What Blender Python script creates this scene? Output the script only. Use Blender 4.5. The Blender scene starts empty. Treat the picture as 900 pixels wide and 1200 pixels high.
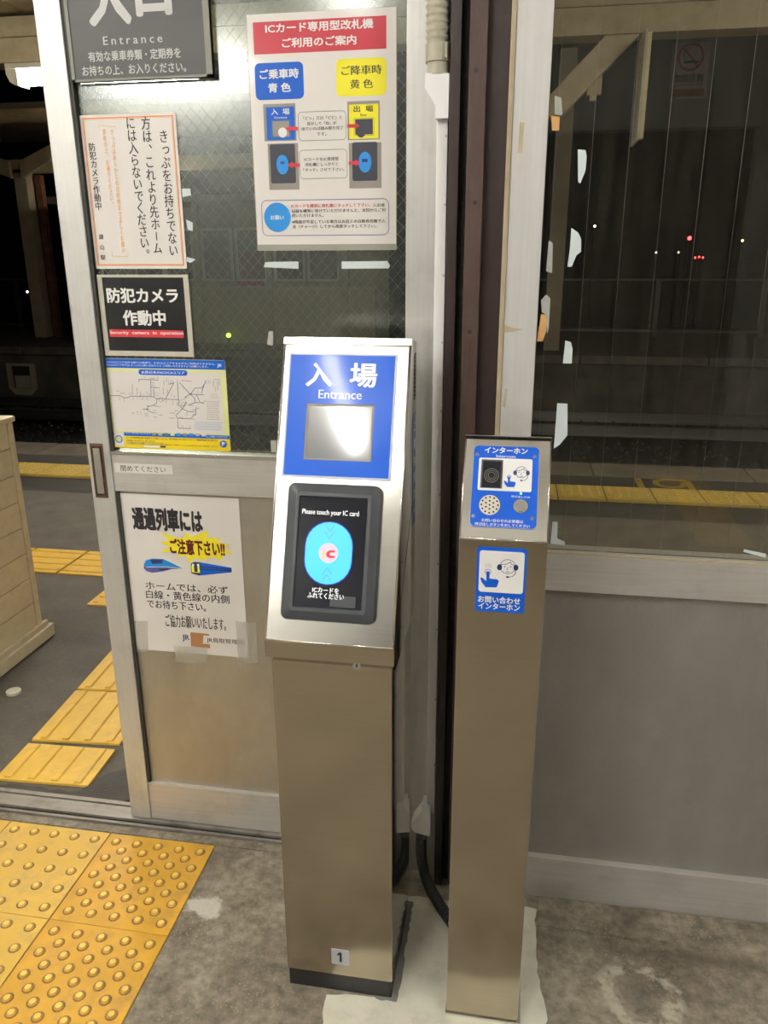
import bpy, bmesh, math, random
from mathutils import Vector, Matrix
random.seed(7)
SC = bpy.context.scene
COL = SC.collection
PI = math.pi

# ------------------------------------------------------------------ camera, world, exposure, lights
# World: metres, x to the right along the station wall, y through the wall to the platform, z up.
cam_data = bpy.data.cameras.new('camera')
cam_data.sensor_fit = 'VERTICAL'
cam_data.sensor_height = 24.0
cam_data.lens = 24.0 * 921.66 / 1200.0
cam_data.clip_start = 0.02
cam_data.clip_end = 400
cam = bpy.data.objects.new('camera', cam_data)
COL.objects.link(cam)
CR = Vector((0.9861337, 0.1659191, -0.0033294))
CU = Vector((-0.0475722, 0.3018496, 0.9521679))
CF = Vector((-0.1589880, 0.9388065, -0.3055572))
cam.matrix_world = Matrix(((CR.x, CU.x, -CF.x, 0), (CR.y, CU.y, -CF.y, 0), (CR.z, CU.z, -CF.z, 1.5), (0, 0, 0, 1)))
SC.camera = cam

world = bpy.data.worlds.new('night')
SC.world = world
world.use_nodes = True
world.node_tree.nodes['Background'].inputs[0].default_value = (0.010, 0.012, 0.016, 1)
world.node_tree.nodes['Background'].inputs[1].default_value = 0.02
SC.view_settings.view_transform = 'Standard'
SC.view_settings.look = 'None'
SC.view_settings.exposure = 0.34
SC.view_settings.gamma = 1.0
SC.view_settings.use_curve_mapping = False

TUBE_A = 88.0      # ceiling tube above the gate (running towards the wall), and two added side tubes
TUBE_B = 95.0      # ceiling tube further back (running along the wall)
TUBE_C = 150.0      # tubes under the platform canopies, one seen and two added
FILL_D = 55.0       # added fill tubes under the eaves of the station, out of the frame

# ------------------------------------------------------------------ materials
MATS = {}
def mat(name, col=(0.5, 0.5, 0.5), rough=0.5, metal=0.0, var=0.0, scale=8.0, stretch=(1, 1, 1), bump=0.0,
        bscale=60.0, bstretch=None, emit=0.0, ecol=None, coat=0.0, dirt=None, dscale=3.0, damt=0.5, rvar=0.0, spec=0.5):
    if name in MATS:
        return MATS[name]
    m = bpy.data.materials.new(name)
    m.use_nodes = True
    nt = m.node_tree
    N, L = nt.nodes, nt.links
    b = N['Principled BSDF']
    b.inputs['Base Color'].default_value = (*col, 1)
    b.inputs['Roughness'].default_value = rough
    b.inputs['Metallic'].default_value = metal
    b.inputs['Specular IOR Level'].default_value = spec
    if coat:
        b.inputs['Coat Weight'].default_value = coat
        b.inputs['Coat Roughness'].default_value = 0.08
    if emit:
        b.inputs['Emission Color'].default_value = (*(ecol or col), 1)
        b.inputs['Emission Strength'].default_value = emit
    tc = N.new('ShaderNodeTexCoord')
    mp = N.new('ShaderNodeMapping')
    mp.inputs['Scale'].default_value = stretch
    L.new(tc.outputs['Object'], mp.inputs[0])
    colout = None
    if var:
        n = N.new('ShaderNodeTexNoise')
        n.inputs['Scale'].default_value = scale
        n.inputs['Detail'].default_value = 6
        L.new(mp.outputs[0], n.inputs['Vector'])
        r = N.new('ShaderNodeValToRGB')
        r.color_ramp.elements[0].position = 0.3
        r.color_ramp.elements[1].position = 0.7
        lo = [max(0, c * (1 - var)) for c in col]
        hi = [min(1, c * (1 + var)) for c in col]
        r.color_ramp.elements[0].color = (*lo, 1)
        r.color_ramp.elements[1].color = (*hi, 1)
        L.new(n.outputs['Fac'], r.inputs[0])
        colout = r.outputs[0]
        if rvar:
            mr = N.new('ShaderNodeMapRange')
            mr.inputs['To Min'].default_value = max(0.02, rough - rvar)
            mr.inputs['To Max'].default_value = rough + rvar
            L.new(n.outputs['Fac'], mr.inputs[0])
            L.new(mr.outputs[0], b.inputs['Roughness'])
    if dirt:
        n2 = N.new('ShaderNodeTexNoise')
        n2.inputs['Scale'].default_value = dscale
        n2.inputs['Detail'].default_value = 8
        n2.inputs['Roughness'].default_value = 0.65
        L.new(tc.outputs['Object'], n2.inputs['Vector'])
        r2 = N.new('ShaderNodeValToRGB')
        r2.color_ramp.elements[0].position = 0.5
        r2.color_ramp.elements[1].position = 0.72
        r2.color_ramp.elements[0].color = (0, 0, 0, 1)
        r2.color_ramp.elements[1].color = (damt, damt, damt, 1)
        L.new(n2.outputs['Fac'], r2.inputs[0])
        mx = N.new('ShaderNodeMixRGB')
        L.new(r2.outputs[0], mx.inputs[0])
        if colout:
            L.new(colout, mx.inputs[1])
        else:
            mx.inputs[1].default_value = (*col, 1)
        mx.inputs[2].default_value = (*dirt, 1)
        colout = mx.outputs[0]
    if colout:
        L.new(colout, b.inputs['Base Color'])
    if bump:
        mp2 = N.new('ShaderNodeMapping')
        mp2.inputs['Scale'].default_value = bstretch or (1, 1, 1)
        L.new(tc.outputs['Object'], mp2.inputs[0])
        n3 = N.new('ShaderNodeTexNoise')
        n3.inputs['Scale'].default_value = bscale
        n3.inputs['Detail'].default_value = 5
        L.new(mp2.outputs[0], n3.inputs['Vector'])
        bp = N.new('ShaderNodeBump')
        bp.inputs['Strength'].default_value = bump
        bp.inputs['Distance'].default_value = 0.004
        L.new(n3.outputs['Fac'], bp.inputs['Height'])
        L.new(bp.outputs[0], b.inputs['Normal'])
    MATS[name] = m
    return m

def glass_mat(name, tint=(1, 1, 1), rough=0.0, ior=1.5, dust=0.02, dustcol=(0.5, 0.52, 0.5), streak=True, boost=1.6):
    m = bpy.data.materials.new(name)
    m.use_nodes = True
    nt = m.node_tree
    N, L = nt.nodes, nt.links
    N.remove(N['Principled BSDF'])
    out = N['Material Output']
    tr = N.new('ShaderNodeBsdfTransparent'); tr.inputs[0].default_value = (*tint, 1)
    gl = N.new('ShaderNodeBsdfGlossy'); gl.inputs['Roughness'].default_value = rough
    fr = N.new('ShaderNodeFresnel'); fr.inputs[0].default_value = ior
    mu = N.new('ShaderNodeMath'); mu.operation = 'MULTIPLY'; mu.inputs[1].default_value = boost; mu.use_clamp = True
    L.new(fr.outputs[0], mu.inputs[0])
    mix = N.new('ShaderNodeMixShader')
    L.new(mu.outputs[0], mix.inputs[0]); L.new(tr.outputs[0], mix.inputs[1]); L.new(gl.outputs[0], mix.inputs[2])
    df = N.new('ShaderNodeBsdfDiffuse'); df.inputs[0].default_value = (*dustcol, 1)
    mix2 = N.new('ShaderNodeMixShader')
    tc = N.new('ShaderNodeTexCoord'); mp = N.new('ShaderNodeMapping')
    mp.inputs['Scale'].default_value = (14, 1, 1.2) if streak else (5, 5, 5)
    L.new(tc.outputs['Object'], mp.inputs[0])
    n = N.new('ShaderNodeTexNoise'); n.inputs['Scale'].default_value = 3; n.inputs['Detail'].default_value = 9
    n.inputs['Roughness'].default_value = 0.7
    L.new(mp.outputs[0], n.inputs['Vector'])
    mr = N.new('ShaderNodeMapRange'); mr.inputs['From Min'].default_value = 0.35; mr.inputs['From Max'].default_value = 0.75
    mr.inputs['To Min'].default_value = dust * 0.4; mr.inputs['To Max'].default_value = dust * 2.2
    L.new(n.outputs['Fac'], mr.inputs[0]); L.new(mr.outputs[0], mix2.inputs[0])
    L.new(mix.outputs[0], mix2.inputs[1]); L.new(df.outputs[0], mix2.inputs[2])
    L.new(mix2.outputs[0], out.inputs[0])
    MATS[name] = m
    return m

def tape_mat(name, col, alpha):
    m = bpy.data.materials.new(name); m.use_nodes = True
    b = m.node_tree.nodes['Principled BSDF']
    b.inputs['Base Color'].default_value = (*col, 1); b.inputs['Alpha'].default_value = alpha
    b.inputs['Roughness'].default_value = 0.25
    MATS[name] = m
    return m

def nodes_of(m):
    return m.node_tree.nodes, m.node_tree.links

def floor_mat():
    """Worn poured concrete: pale aggregate specks, dark blotches, one ring of old mortar, one pale repair."""
    m = bpy.data.materials.new('worn_concrete'); m.use_nodes = True
    N, L = nodes_of(m)
    b = N['Principled BSDF']
    tc = N.new('ShaderNodeTexCoord')
    def noise(s, d=8, r=0.6):
        n = N.new('ShaderNodeTexNoise'); n.inputs['Scale'].default_value = s; n.inputs['Detail'].default_value = d
        n.inputs['Roughness'].default_value = r
        L.new(tc.outputs['Object'], n.inputs['Vector']); return n
    def ramp(src, stops):
        r = N.new('ShaderNodeValToRGB'); e = r.color_ramp.elements
        while len(e) < len(stops): e.new(0.5)
        for k, (p, c) in enumerate(stops):
            e[k].position = p; e[k].color = (*c, 1)
        L.new(src, r.inputs[0]); return r
    def mixc(f, a, bb):
        x = N.new('ShaderNodeMixRGB')
        if isinstance(f, float): x.inputs[0].default_value = f
        else: L.new(f, x.inputs[0])
        for k, v in ((1, a), (2, bb)):
            if isinstance(v, tuple): x.inputs[k].default_value = (*v, 1)
            else: L.new(v, x.inputs[k])
        return x.outputs[0]
    big = ramp(noise(4.2, 10, 0.68).outputs['Fac'], [(0.30, (0.095, 0.077, 0.053)), (0.48, (0.215, 0.183, 0.138)), (0.70, (0.37, 0.325, 0.25))])
    fine = ramp(noise(42, 6).outputs['Fac'], [(0.33, (0.50, 0.50, 0.50)), (0.67, (1.35, 1.35, 1.35))])
    mul = N.new('ShaderNodeMixRGB'); mul.blend_type = 'MULTIPLY'; mul.inputs[0].default_value = 0.8
    L.new(big.outputs[0], mul.inputs[1]); L.new(fine.outputs[0], mul.inputs[2])
    vo = N.new('ShaderNodeTexVoronoi'); vo.inputs['Scale'].default_value = 110
    L.new(tc.outputs['Object'], vo.inputs['Vector'])
    spk = ramp(vo.outputs['Distance'], [(0.16, (1, 1, 1)), (0.30, (0, 0, 0))])
    sm = ramp(noise(6).outputs['Fac'], [(0.42, (0, 0, 0)), (0.6, (0.5, 0.5, 0.5))])
    sf = N.new('ShaderNodeMath'); sf.operation = 'MULTIPLY'
    L.new(spk.outputs[0], sf.inputs[0]); L.new(sm.outputs[0], sf.inputs[1])
    c = mixc(sf.outputs[0], mul.outputs[0], (0.42, 0.38, 0.31))
    # distance masks for the mortar ring and the repair patch
    def dist(cx, cy, sx=1.0, sy=1.0, wob=0.02):
        mp = N.new('ShaderNodeMapping'); mp.inputs['Location'].default_value = (-cx * sx, -cy * sy, 0)
        mp.inputs['Scale'].default_value = (sx, sy, 0)
        L.new(tc.outputs['Object'], mp.inputs[0])
        ln = N.new('ShaderNodeVectorMath'); ln.operation = 'LENGTH'; L.new(mp.outputs[0], ln.inputs[0])
        nn = noise(22, 5)
        a = N.new('ShaderNodeMath'); a.operation = 'MULTIPLY_ADD'; a.inputs[1].default_value = wob * 2.6
        L.new(nn.outputs['Fac'], a.inputs[0]); L.new(ln.outputs['Value'], a.inputs[2])
        return a.outputs[0]
    d = dist(0.322, 1.362, 1, 1.05, 0.030)
    ring = ramp(d, [(0.090, (0, 0, 0)), (0.102, (1, 1, 1)), (0.116, (1, 1, 1)), (0.132, (0, 0, 0))])
    brk = ramp(noise(17).outputs['Fac'], [(0.44, (0, 0, 0)), (0.52, (1, 1, 1))])
    rf = N.new('ShaderNodeMath'); rf.operation = 'MULTIPLY'
    L.new(ring.outputs[0], rf.inputs[0]); L.new(brk.outputs[0], rf.inputs[1])
    c = mixc(rf.outputs[0], c, (0.46, 0.42, 0.33))
    ins = ramp(d, [(0.06, (0.35, 0.35, 0.35)), (0.09, (0, 0, 0))])
    c = mixc(ins.outputs[0], c, (0.085, 0.08, 0.07))
    d2 = dist(-0.690, 1.437, 0.85, 1.2, 0.045)
    pt = ramp(d2, [(0.088, (0.95, 0.95, 0.95)), (0.104, (0, 0, 0))])
    c = mixc(pt.outputs[0], c, (0.55, 0.53, 0.45))
    # long dark brown streak along the foot of the wall
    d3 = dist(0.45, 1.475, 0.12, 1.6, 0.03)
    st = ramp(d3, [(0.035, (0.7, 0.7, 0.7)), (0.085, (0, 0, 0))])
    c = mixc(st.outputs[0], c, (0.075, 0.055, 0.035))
    L.new(c, b.inputs['Base Color'])
    b.inputs['Roughness'].default_value = 0.62
    bp = N.new('ShaderNodeBump'); bp.inputs['Strength'].default_value = 0.8; bp.inputs['Distance'].default_value = 0.004
    L.new(noise(55, 9, 0.7).outputs['Fac'], bp.inputs['Height']); L.new(bp.outputs[0], b.inputs['Normal'])
    MATS['worn_concrete'] = m
    return m

def ribbed(name, col, rough, metal, pitch, strength):
    """sheet with fine vertical ribs (x direction), brushed and a little scuffed"""
    m = mat(name, col, rough, metal, var=0.10, scale=3, stretch=(3, 1, 1), dirt=[min(1, c * 1.35) for c in col], dscale=9, damt=0.35)
    N, L = nodes_of(m)
    tc = N.new('ShaderNodeTexCoord')
    w = N.new('ShaderNodeTexWave'); w.bands_direction = 'X'; w.inputs['Scale'].default_value = 1 / pitch / 6.283 * 2
    w.inputs['Distortion'].default_value = 0.3
    L.new(tc.outputs['Object'], w.inputs['Vector'])
    bp = N.new('ShaderNodeBump'); bp.inputs['Strength'].default_value = strength; bp.inputs['Distance'].default_value = 0.001
    L.new(w.outputs['Fac'], bp.inputs['Height']); L.new(bp.outputs[0], N['Principled BSDF'].inputs['Normal'])
    return m

def stainless(name, col=(0.50, 0.44, 0.355), rough=0.20, axis='x', var=0.06):
    st = (2, 60, 900) if axis == 'x' else (900, 60, 2)
    m = mat(name, col, rough, 1.0, var=var, scale=1.2, stretch=st, rvar=0.05)
    N, L = nodes_of(m)
    b = N['Principled BSDF']
    b.inputs['Anisotropic'].default_value = 0.35
    tg = N.new('ShaderNodeTangent'); tg.direction_type = 'RADIAL'; tg.axis = 'Z'
    L.new(tg.outputs[0], b.inputs['Tangent'])
    return m

M = {}
M['floor'] = floor_mat()
M['alu'] = mat('satin_aluminium', (0.58, 0.57, 0.55), 0.40, 0.50, var=0.05, scale=4, stretch=(40, 1, 1), dirt=(0.22, 0.19, 0.15), dscale=14, damt=0.22)
M['track'] = mat('worn_floor_track', (0.30, 0.28, 0.25), 0.5, 0.45, var=0.15, scale=6, stretch=(1, 8, 1), dirt=(0.10, 0.085, 0.07), dscale=12, damt=0.7)
M['alu_h'] = mat('satin_aluminium_rail', (0.56, 0.54, 0.51), 0.42, 0.40, var=0.08, scale=4, stretch=(1, 1, 40), dirt=(0.25, 0.22, 0.17), dscale=14, damt=0.25)
M['alu_white'] = mat('pale_anodised_frame', (0.62, 0.61, 0.60), 0.45, 0.25, var=0.04, scale=4, stretch=(30, 1, 1), dirt=(0.42, 0.28, 0.12), dscale=17, damt=0.12)
M['ribA'] = ribbed('ribbed_door_panel', (0.40, 0.37, 0.31), 0.42, 0.55, 0.004, 0.35)
M['ribB'] = ribbed('ribbed_wall_panel', (0.30, 0.285, 0.26), 0.48, 0.35, 0.004, 0.45)
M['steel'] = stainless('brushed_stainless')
M['steel_lit'] = stainless('brushed_lit_stainless', (0.68, 0.66, 0.61), 0.22)  # same steel, coloured lighter where the slanted faces catch the ceiling light
M['steel_side'] = mat('polished_stainless', (0.60, 0.58, 0.54), 0.06, 1.0, var=0.04, scale=3)
M['steel_edge'] = mat('bright_steel_edge', (0.8, 0.78, 0.74), 0.18, 1.0)
M['black'] = mat('black_plastic', (0.018, 0.018, 0.02), 0.35, var=0.2, scale=30)
M['bezel'] = mat('charcoal_plastic', (0.045, 0.050, 0.058), 0.42, var=0.08, scale=40)
M['glassblack'] = mat('dark_screen_glass', (0.010, 0.011, 0.020), 0.07, spec=0.6)
M['lcd'] = mat('grey_display_glass', (0.22, 0.225, 0.24), 0.10, coat=1.0, var=0.03)
M['rubber'] = mat('dark_gasket', (0.035, 0.036, 0.03), 0.6, var=0.3, scale=30)
M['brownA'] = mat('purple_brown_paint', (0.030, 0.016, 0.015), 0.45, var=0.12, scale=12, stretch=(6, 1, 1), dirt=(0.08, 0.05, 0.04), dscale=25, damt=0.25)
M['brownB'] = mat('brown_paint_board', (0.062, 0.034, 0.026), 0.5, var=0.15, scale=10, stretch=(6, 1, 1), dirt=(0.12, 0.09, 0.07), dscale=30, damt=0.2, bump=0.2, bscale=30, bstretch=(4, 1, 1))
M['darkgap'] = mat('grimy_black_brown', (0.012, 0.010, 0.008), 0.7, var=0.3, scale=20, dirt=(0.14, 0.12, 0.08), dscale=35, damt=0.3)
M['beige_strip'] = mat('yellowed_sealant', (0.48, 0.40, 0.27), 0.5, var=0.12, scale=30)
M['pvc'] = mat('white_duct_plastic', (0.84, 0.82, 0.82), 0.38, var=0.03)
M['conduit'] = mat('beige_conduit_plastic', (0.42, 0.39, 0.30), 0.42, var=0.07, scale=20)
M['blackpipe'] = mat('black_corrugated_plastic', (0.012, 0.012, 0.014), 0.28)
M['greycoll'] = mat('grey_collar_plastic', (0.12, 0.12, 0.13), 0.45)
M['yellow'] = mat('worn_yellow_tile', (0.66, 0.36, 0.035), 0.46, var=0.16, scale=9, dirt=(0.30, 0.19, 0.08), dscale=11, damt=0.55, bump=0.25, bscale=70)
M['yellow_pale'] = mat('pale_yellow_tile', (0.70, 0.44, 0.075), 0.5, var=0.12, scale=7, dirt=(0.33, 0.25, 0.15), dscale=8, damt=0.6, bump=0.25, bscale=70)
M['domecap'] = mat('polished_dome_cap', (0.82, 0.58, 0.14), 0.4, var=0.15, scale=40)
M['dirtring'] = mat('grime_round_domes', (0.24, 0.15, 0.06), 0.7, var=0.3, scale=60)
M['yellow_out'] = mat('platform_yellow_tile', (0.80, 0.50, 0.07), 0.5, var=0.10, scale=10, dirt=(0.35, 0.25, 0.10), dscale=12, damt=0.4)
M['yellow_warn'] = mat('platform_warning_tile', (0.52, 0.36, 0.075), 0.55, var=0.12, scale=10, dirt=(0.32, 0.25, 0.12), dscale=10, damt=0.5)
M['asphalt'] = mat('asphalt', (0.105, 0.094, 0.078), 0.72, var=0.22, scale=6, dirt=(0.17, 0.155, 0.13), dscale=60, damt=0.5, bump=0.7, bscale=140)
M['asphalt_dark'] = mat('dark_asphalt_band', (0.045, 0.041, 0.036), 0.6, var=0.25, scale=9, bump=0.6, bscale=120)
M['coping'] = mat('coping_concrete', (0.13, 0.108, 0.08), 0.75, var=0.22, scale=5, dirt=(0.06, 0.05, 0.035), dscale=7, damt=0.6, bump=0.5, bscale=60)
M['oldconcrete'] = mat('old_platform_concrete', (0.085, 0.075, 0.058), 0.85, var=0.4, scale=2.5, dirt=(0.02, 0.02, 0.015), dscale=1.5, damt=0.8)
M['white_patch'] = mat('white_floor_paint', (0.62, 0.60, 0.50), 0.55, var=0.10, scale=9, dirt=(0.38, 0.35, 0.28), dscale=16, damt=0.45, bump=0.25, bscale=50)
M['grout'] = mat('grey_grout', (0.20, 0.19, 0.17), 0.8, var=0.2, scale=30)
M['cream'] = mat('cream_painted_board', (0.72, 0.63, 0.45), 0.5, var=0.05, scale=12, stretch=(1, 1, 3), dirt=(0.30, 0.23, 0.14), dscale=26, damt=0.22)
M['cream_wood'] = mat('cream_painted_timber', (0.40, 0.345, 0.235), 0.55, var=0.10, scale=10, dirt=(0.16, 0.12, 0.07), dscale=13, damt=0.35)
M['cream_dark'] = mat('dim_cream_paint', (0.34, 0.28, 0.18), 0.6, var=0.15, scale=4)
M['rust'] = mat('rusty_brown_steel', (0.14, 0.055, 0.025), 0.7, var=0.3, scale=6)
M['wallpaint'] = mat('off_white_wall_paint', (0.56, 0.55, 0.50), 0.6, var=0.04, scale=3)
M['backwall'] = mat('grey_back_wall_paint', (0.36, 0.36, 0.345), 0.6, var=0.06, scale=3)
M['ceiling'] = mat('white_ceiling_board', (0.66, 0.66, 0.62), 0.6, var=0.03, scale=3)
M['grey_metal'] = mat('galvanised_fence_steel', (0.08, 0.083, 0.088), 0.5, 0.3, var=0.1)
M['ballast'] = mat('ballast_stone', (0.035, 0.033, 0.031), 0.8, var=0.4, scale=10)
M['rail'] = mat('polished_rail_head', (0.32, 0.32, 0.32), 0.42, 1.0)
M['wire'] = mat('glass_wire', (0.42, 0.43, 0.40), 0.35, 0.8)
M['tube'] = mat('fluorescent_tube', (1, 1, 1), 0.5, emit=TUBE_A, ecol=(1.0, 0.972, 0.915))
M['tubeB'] = mat('fluorescent_tube_back', (1, 1, 1), 0.5, emit=TUBE_B, ecol=(1.0, 0.972, 0.915))
M['tubeC'] = mat('platform_tube', (1, 1, 1), 0.5, emit=TUBE_C, ecol=(1.0, 0.93, 0.80))
M['fillD'] = mat('eaves_fill_tube', (1, 1, 1), 0.5, emit=FILL_D, ecol=(1.0, 0.93, 0.80))
M['fixture'] = mat('lamp_housing', (0.62, 0.60, 0.52), 0.5)
M['paper'] = mat('white_paper', (0.72, 0.69, 0.66), 0.55, coat=0.25)
M['laminate'] = mat('laminated_white_paper', (0.74, 0.70, 0.67), 0.5, coat=0.5)
M['ink'] = mat('black_ink', (0.022, 0.02, 0.024), 0.5)
M['ink_soft'] = mat('faint_dark_ink', (0.09, 0.08, 0.09), 0.5)
M['white_print'] = mat('white_print', (0.80, 0.79, 0.78), 0.5)
M['grey_print'] = mat('pale_grey_print', (0.56, 0.56, 0.55), 0.5)
M['orange'] = mat('orange_ink', (0.80, 0.26, 0.06), 0.5)
M['orange_soft'] = mat('pale_orange_ink', (0.84, 0.42, 0.16), 0.5)
M['red'] = mat('red_ink', (0.62, 0.030, 0.045), 0.5)
M['crimson'] = mat('crimson_banner', (0.52, 0.022, 0.045), 0.5, coat=0.3)
M['darkred'] = mat('dark_red_ink', (0.12, 0.008, 0.01), 0.5)
M['blue'] = mat('blue_print', (0.006, 0.11, 0.58), 0.5, coat=0.05, spec=0.3)
M['blue_pale'] = mat('bright_blue_print', (0.01, 0.26, 0.72), 0.5)
M['blue_panel'] = mat('glossy_blue_panel', (0.002, 0.105, 0.68), 0.32, coat=0.22, spec=0.2)
M['panel_white'] = mat('glossy_pale_lettering', (0.82, 0.88, 0.98), 0.32, coat=0.22)
M['side_blue'] = mat('faded_blue_label', (0.10, 0.14, 0.28), 0.45)
M['blue_ic'] = mat('intercom_blue', (0.003, 0.095, 0.60), 0.35, coat=0.25, spec=0.3)
M['navy'] = mat('navy_ink', (0.015, 0.03, 0.14), 0.5)
M['purple_line'] = mat('blue_violet_line', (0.10, 0.11, 0.34), 0.5)
M['green_line'] = mat('grey_green_line', (0.12, 0.22, 0.17), 0.5)
M['yprint'] = mat('yellow_print', (0.86, 0.78, 0.012), 0.5)
M['ystar'] = mat('yellow_star_print', (0.88, 0.76, 0.03), 0.5)
M['ymap'] = mat('golden_yellow_print', (0.88, 0.66, 0.01), 0.5)
M['lemon'] = mat('pale_lemon_print', (0.72, 0.74, 0.34), 0.5)
M['photogrey'] = mat('printed_metal_grey', (0.28, 0.25, 0.22), 0.5)
M['photodark'] = mat('printed_charcoal', (0.03, 0.032, 0.05), 0.5)
M['signgrey'] = mat('dark_grey_sign_face', (0.048, 0.047, 0.046), 0.42, var=0.12, scale=2, stretch=(1, 1, 30))
M['signblack'] = mat('black_sign_face', (0.014, 0.014, 0.015), 0.22)
M['signframe'] = mat('aged_cream_frame', (0.50, 0.47, 0.40), 0.5, var=0.06)
M['signedge'] = mat('grey_green_sign_edge', (0.22, 0.22, 0.18), 0.5)
M['tan'] = mat('tan_packing_tape', (0.42, 0.20, 0.085), 0.4)
M['tape_white'] = mat('torn_white_tape', (0.62, 0.68, 0.70), 0.6, var=0.05)
M['tape_grey'] = mat('grey_tape_residue', (0.42, 0.43, 0.40), 0.6, var=0.15, scale=40)
M['tape_orange'] = mat('orange_tape_residue', (0.75, 0.42, 0.16), 0.6, var=0.15, scale=40)
M['glow_blue'] = mat('lit_blue_display', (0.02, 0.3, 0.9), 0.3, emit=0.80, ecol=(0.085, 0.50, 1.0))
M['glow_pink'] = mat('lit_pink_display', (0.9, 0.45, 0.55), 0.3, emit=0.52, ecol=(0.80, 0.42, 0.55))
M['glow_white'] = mat('lit_white_lettering', (0.8, 0.8, 0.8), 0.3, emit=0.48, ecol=(0.92, 0.92, 0.95))
M['glow_red'] = mat('lit_red_mark', (0.8, 0.02, 0.03), 0.3, emit=0.42, ecol=(0.85, 0.02, 0.04))
M['glow_gold'] = mat('lit_gold_mark', (0.8, 0.5, 0.1), 0.3, emit=0.35, ecol=(0.85, 0.5, 0.2))
M['glow_halo'] = mat('display_blue_edge', (0.0, 0.02, 0.2), 0.3, emit=0.22, ecol=(0.0, 0.06, 0.9))
M['purple_thin'] = mat('violet_chevron', (0.18, 0.12, 0.5), 0.4, emit=0.25, ecol=(0.2, 0.15, 0.7))
M['led_green'] = mat('green_led', (0.2, 0.9, 0.4), 0.3, emit=1.6, ecol=(0.25, 1.0, 0.5))
M['led_yg'] = mat('yellow_green_led', (0.5, 0.9, 0.1), 0.3, emit=3.0, ecol=(0.55, 0.9, 0.08))
M['far_white'] = mat('distant_white_light', (1, 1, 1), 0.5, emit=9, ecol=(0.95, 1.0, 0.95))
M['far_yellow'] = mat('distant_yellow_light', (1, 1, 1), 0.5, emit=6, ecol=(1.0, 0.85, 0.3))
M['far_red'] = mat('distant_red_light', (1, 0, 0), 0.5, emit=14, ecol=(1.0, 0.03, 0.03))
M['redreflect'] = mat('red_reflection_board', (0.45, 0.02, 0.03), 0.5)
M['speaker'] = mat('perforated_steel_disc', (0.68, 0.64, 0.56), 0.35, 0.5)
M['hole'] = mat('dark_hole', (0.02, 0.016, 0.012), 0.8)
M['label_silver'] = mat('silver_label', (0.50, 0.52, 0.55), 0.4, 0.2)
M['soil'] = mat('dark_earth', (0.012, 0.012, 0.012), 0.95, var=0.4)
M['paintmark'] = mat('faded_yellow_road_paint', (0.30, 0.20, 0.03), 0.7, var=0.25, scale=20)
M['gdoor'] = glass_mat('wired_figured_glass', (0.86, 0.92, 0.87), rough=0.16, dust=0.020, dustcol=(0.45, 0.5, 0.42), streak=False, boost=2.2)
M['gwin'] = glass_mat('dusty_window_glass', (0.90, 0.90, 0.86), rough=0.0, dust=0.018, dustcol=(0.55, 0.5, 0.4), boost=0.85)
M['gfar'] = glass_mat('shelter_glass', (0.8, 0.8, 0.8), rough=0.0, dust=0.03)
M['tape_clear'] = tape_mat('clear_tape', (0.62, 0.60, 0.53), 0.42)

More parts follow.
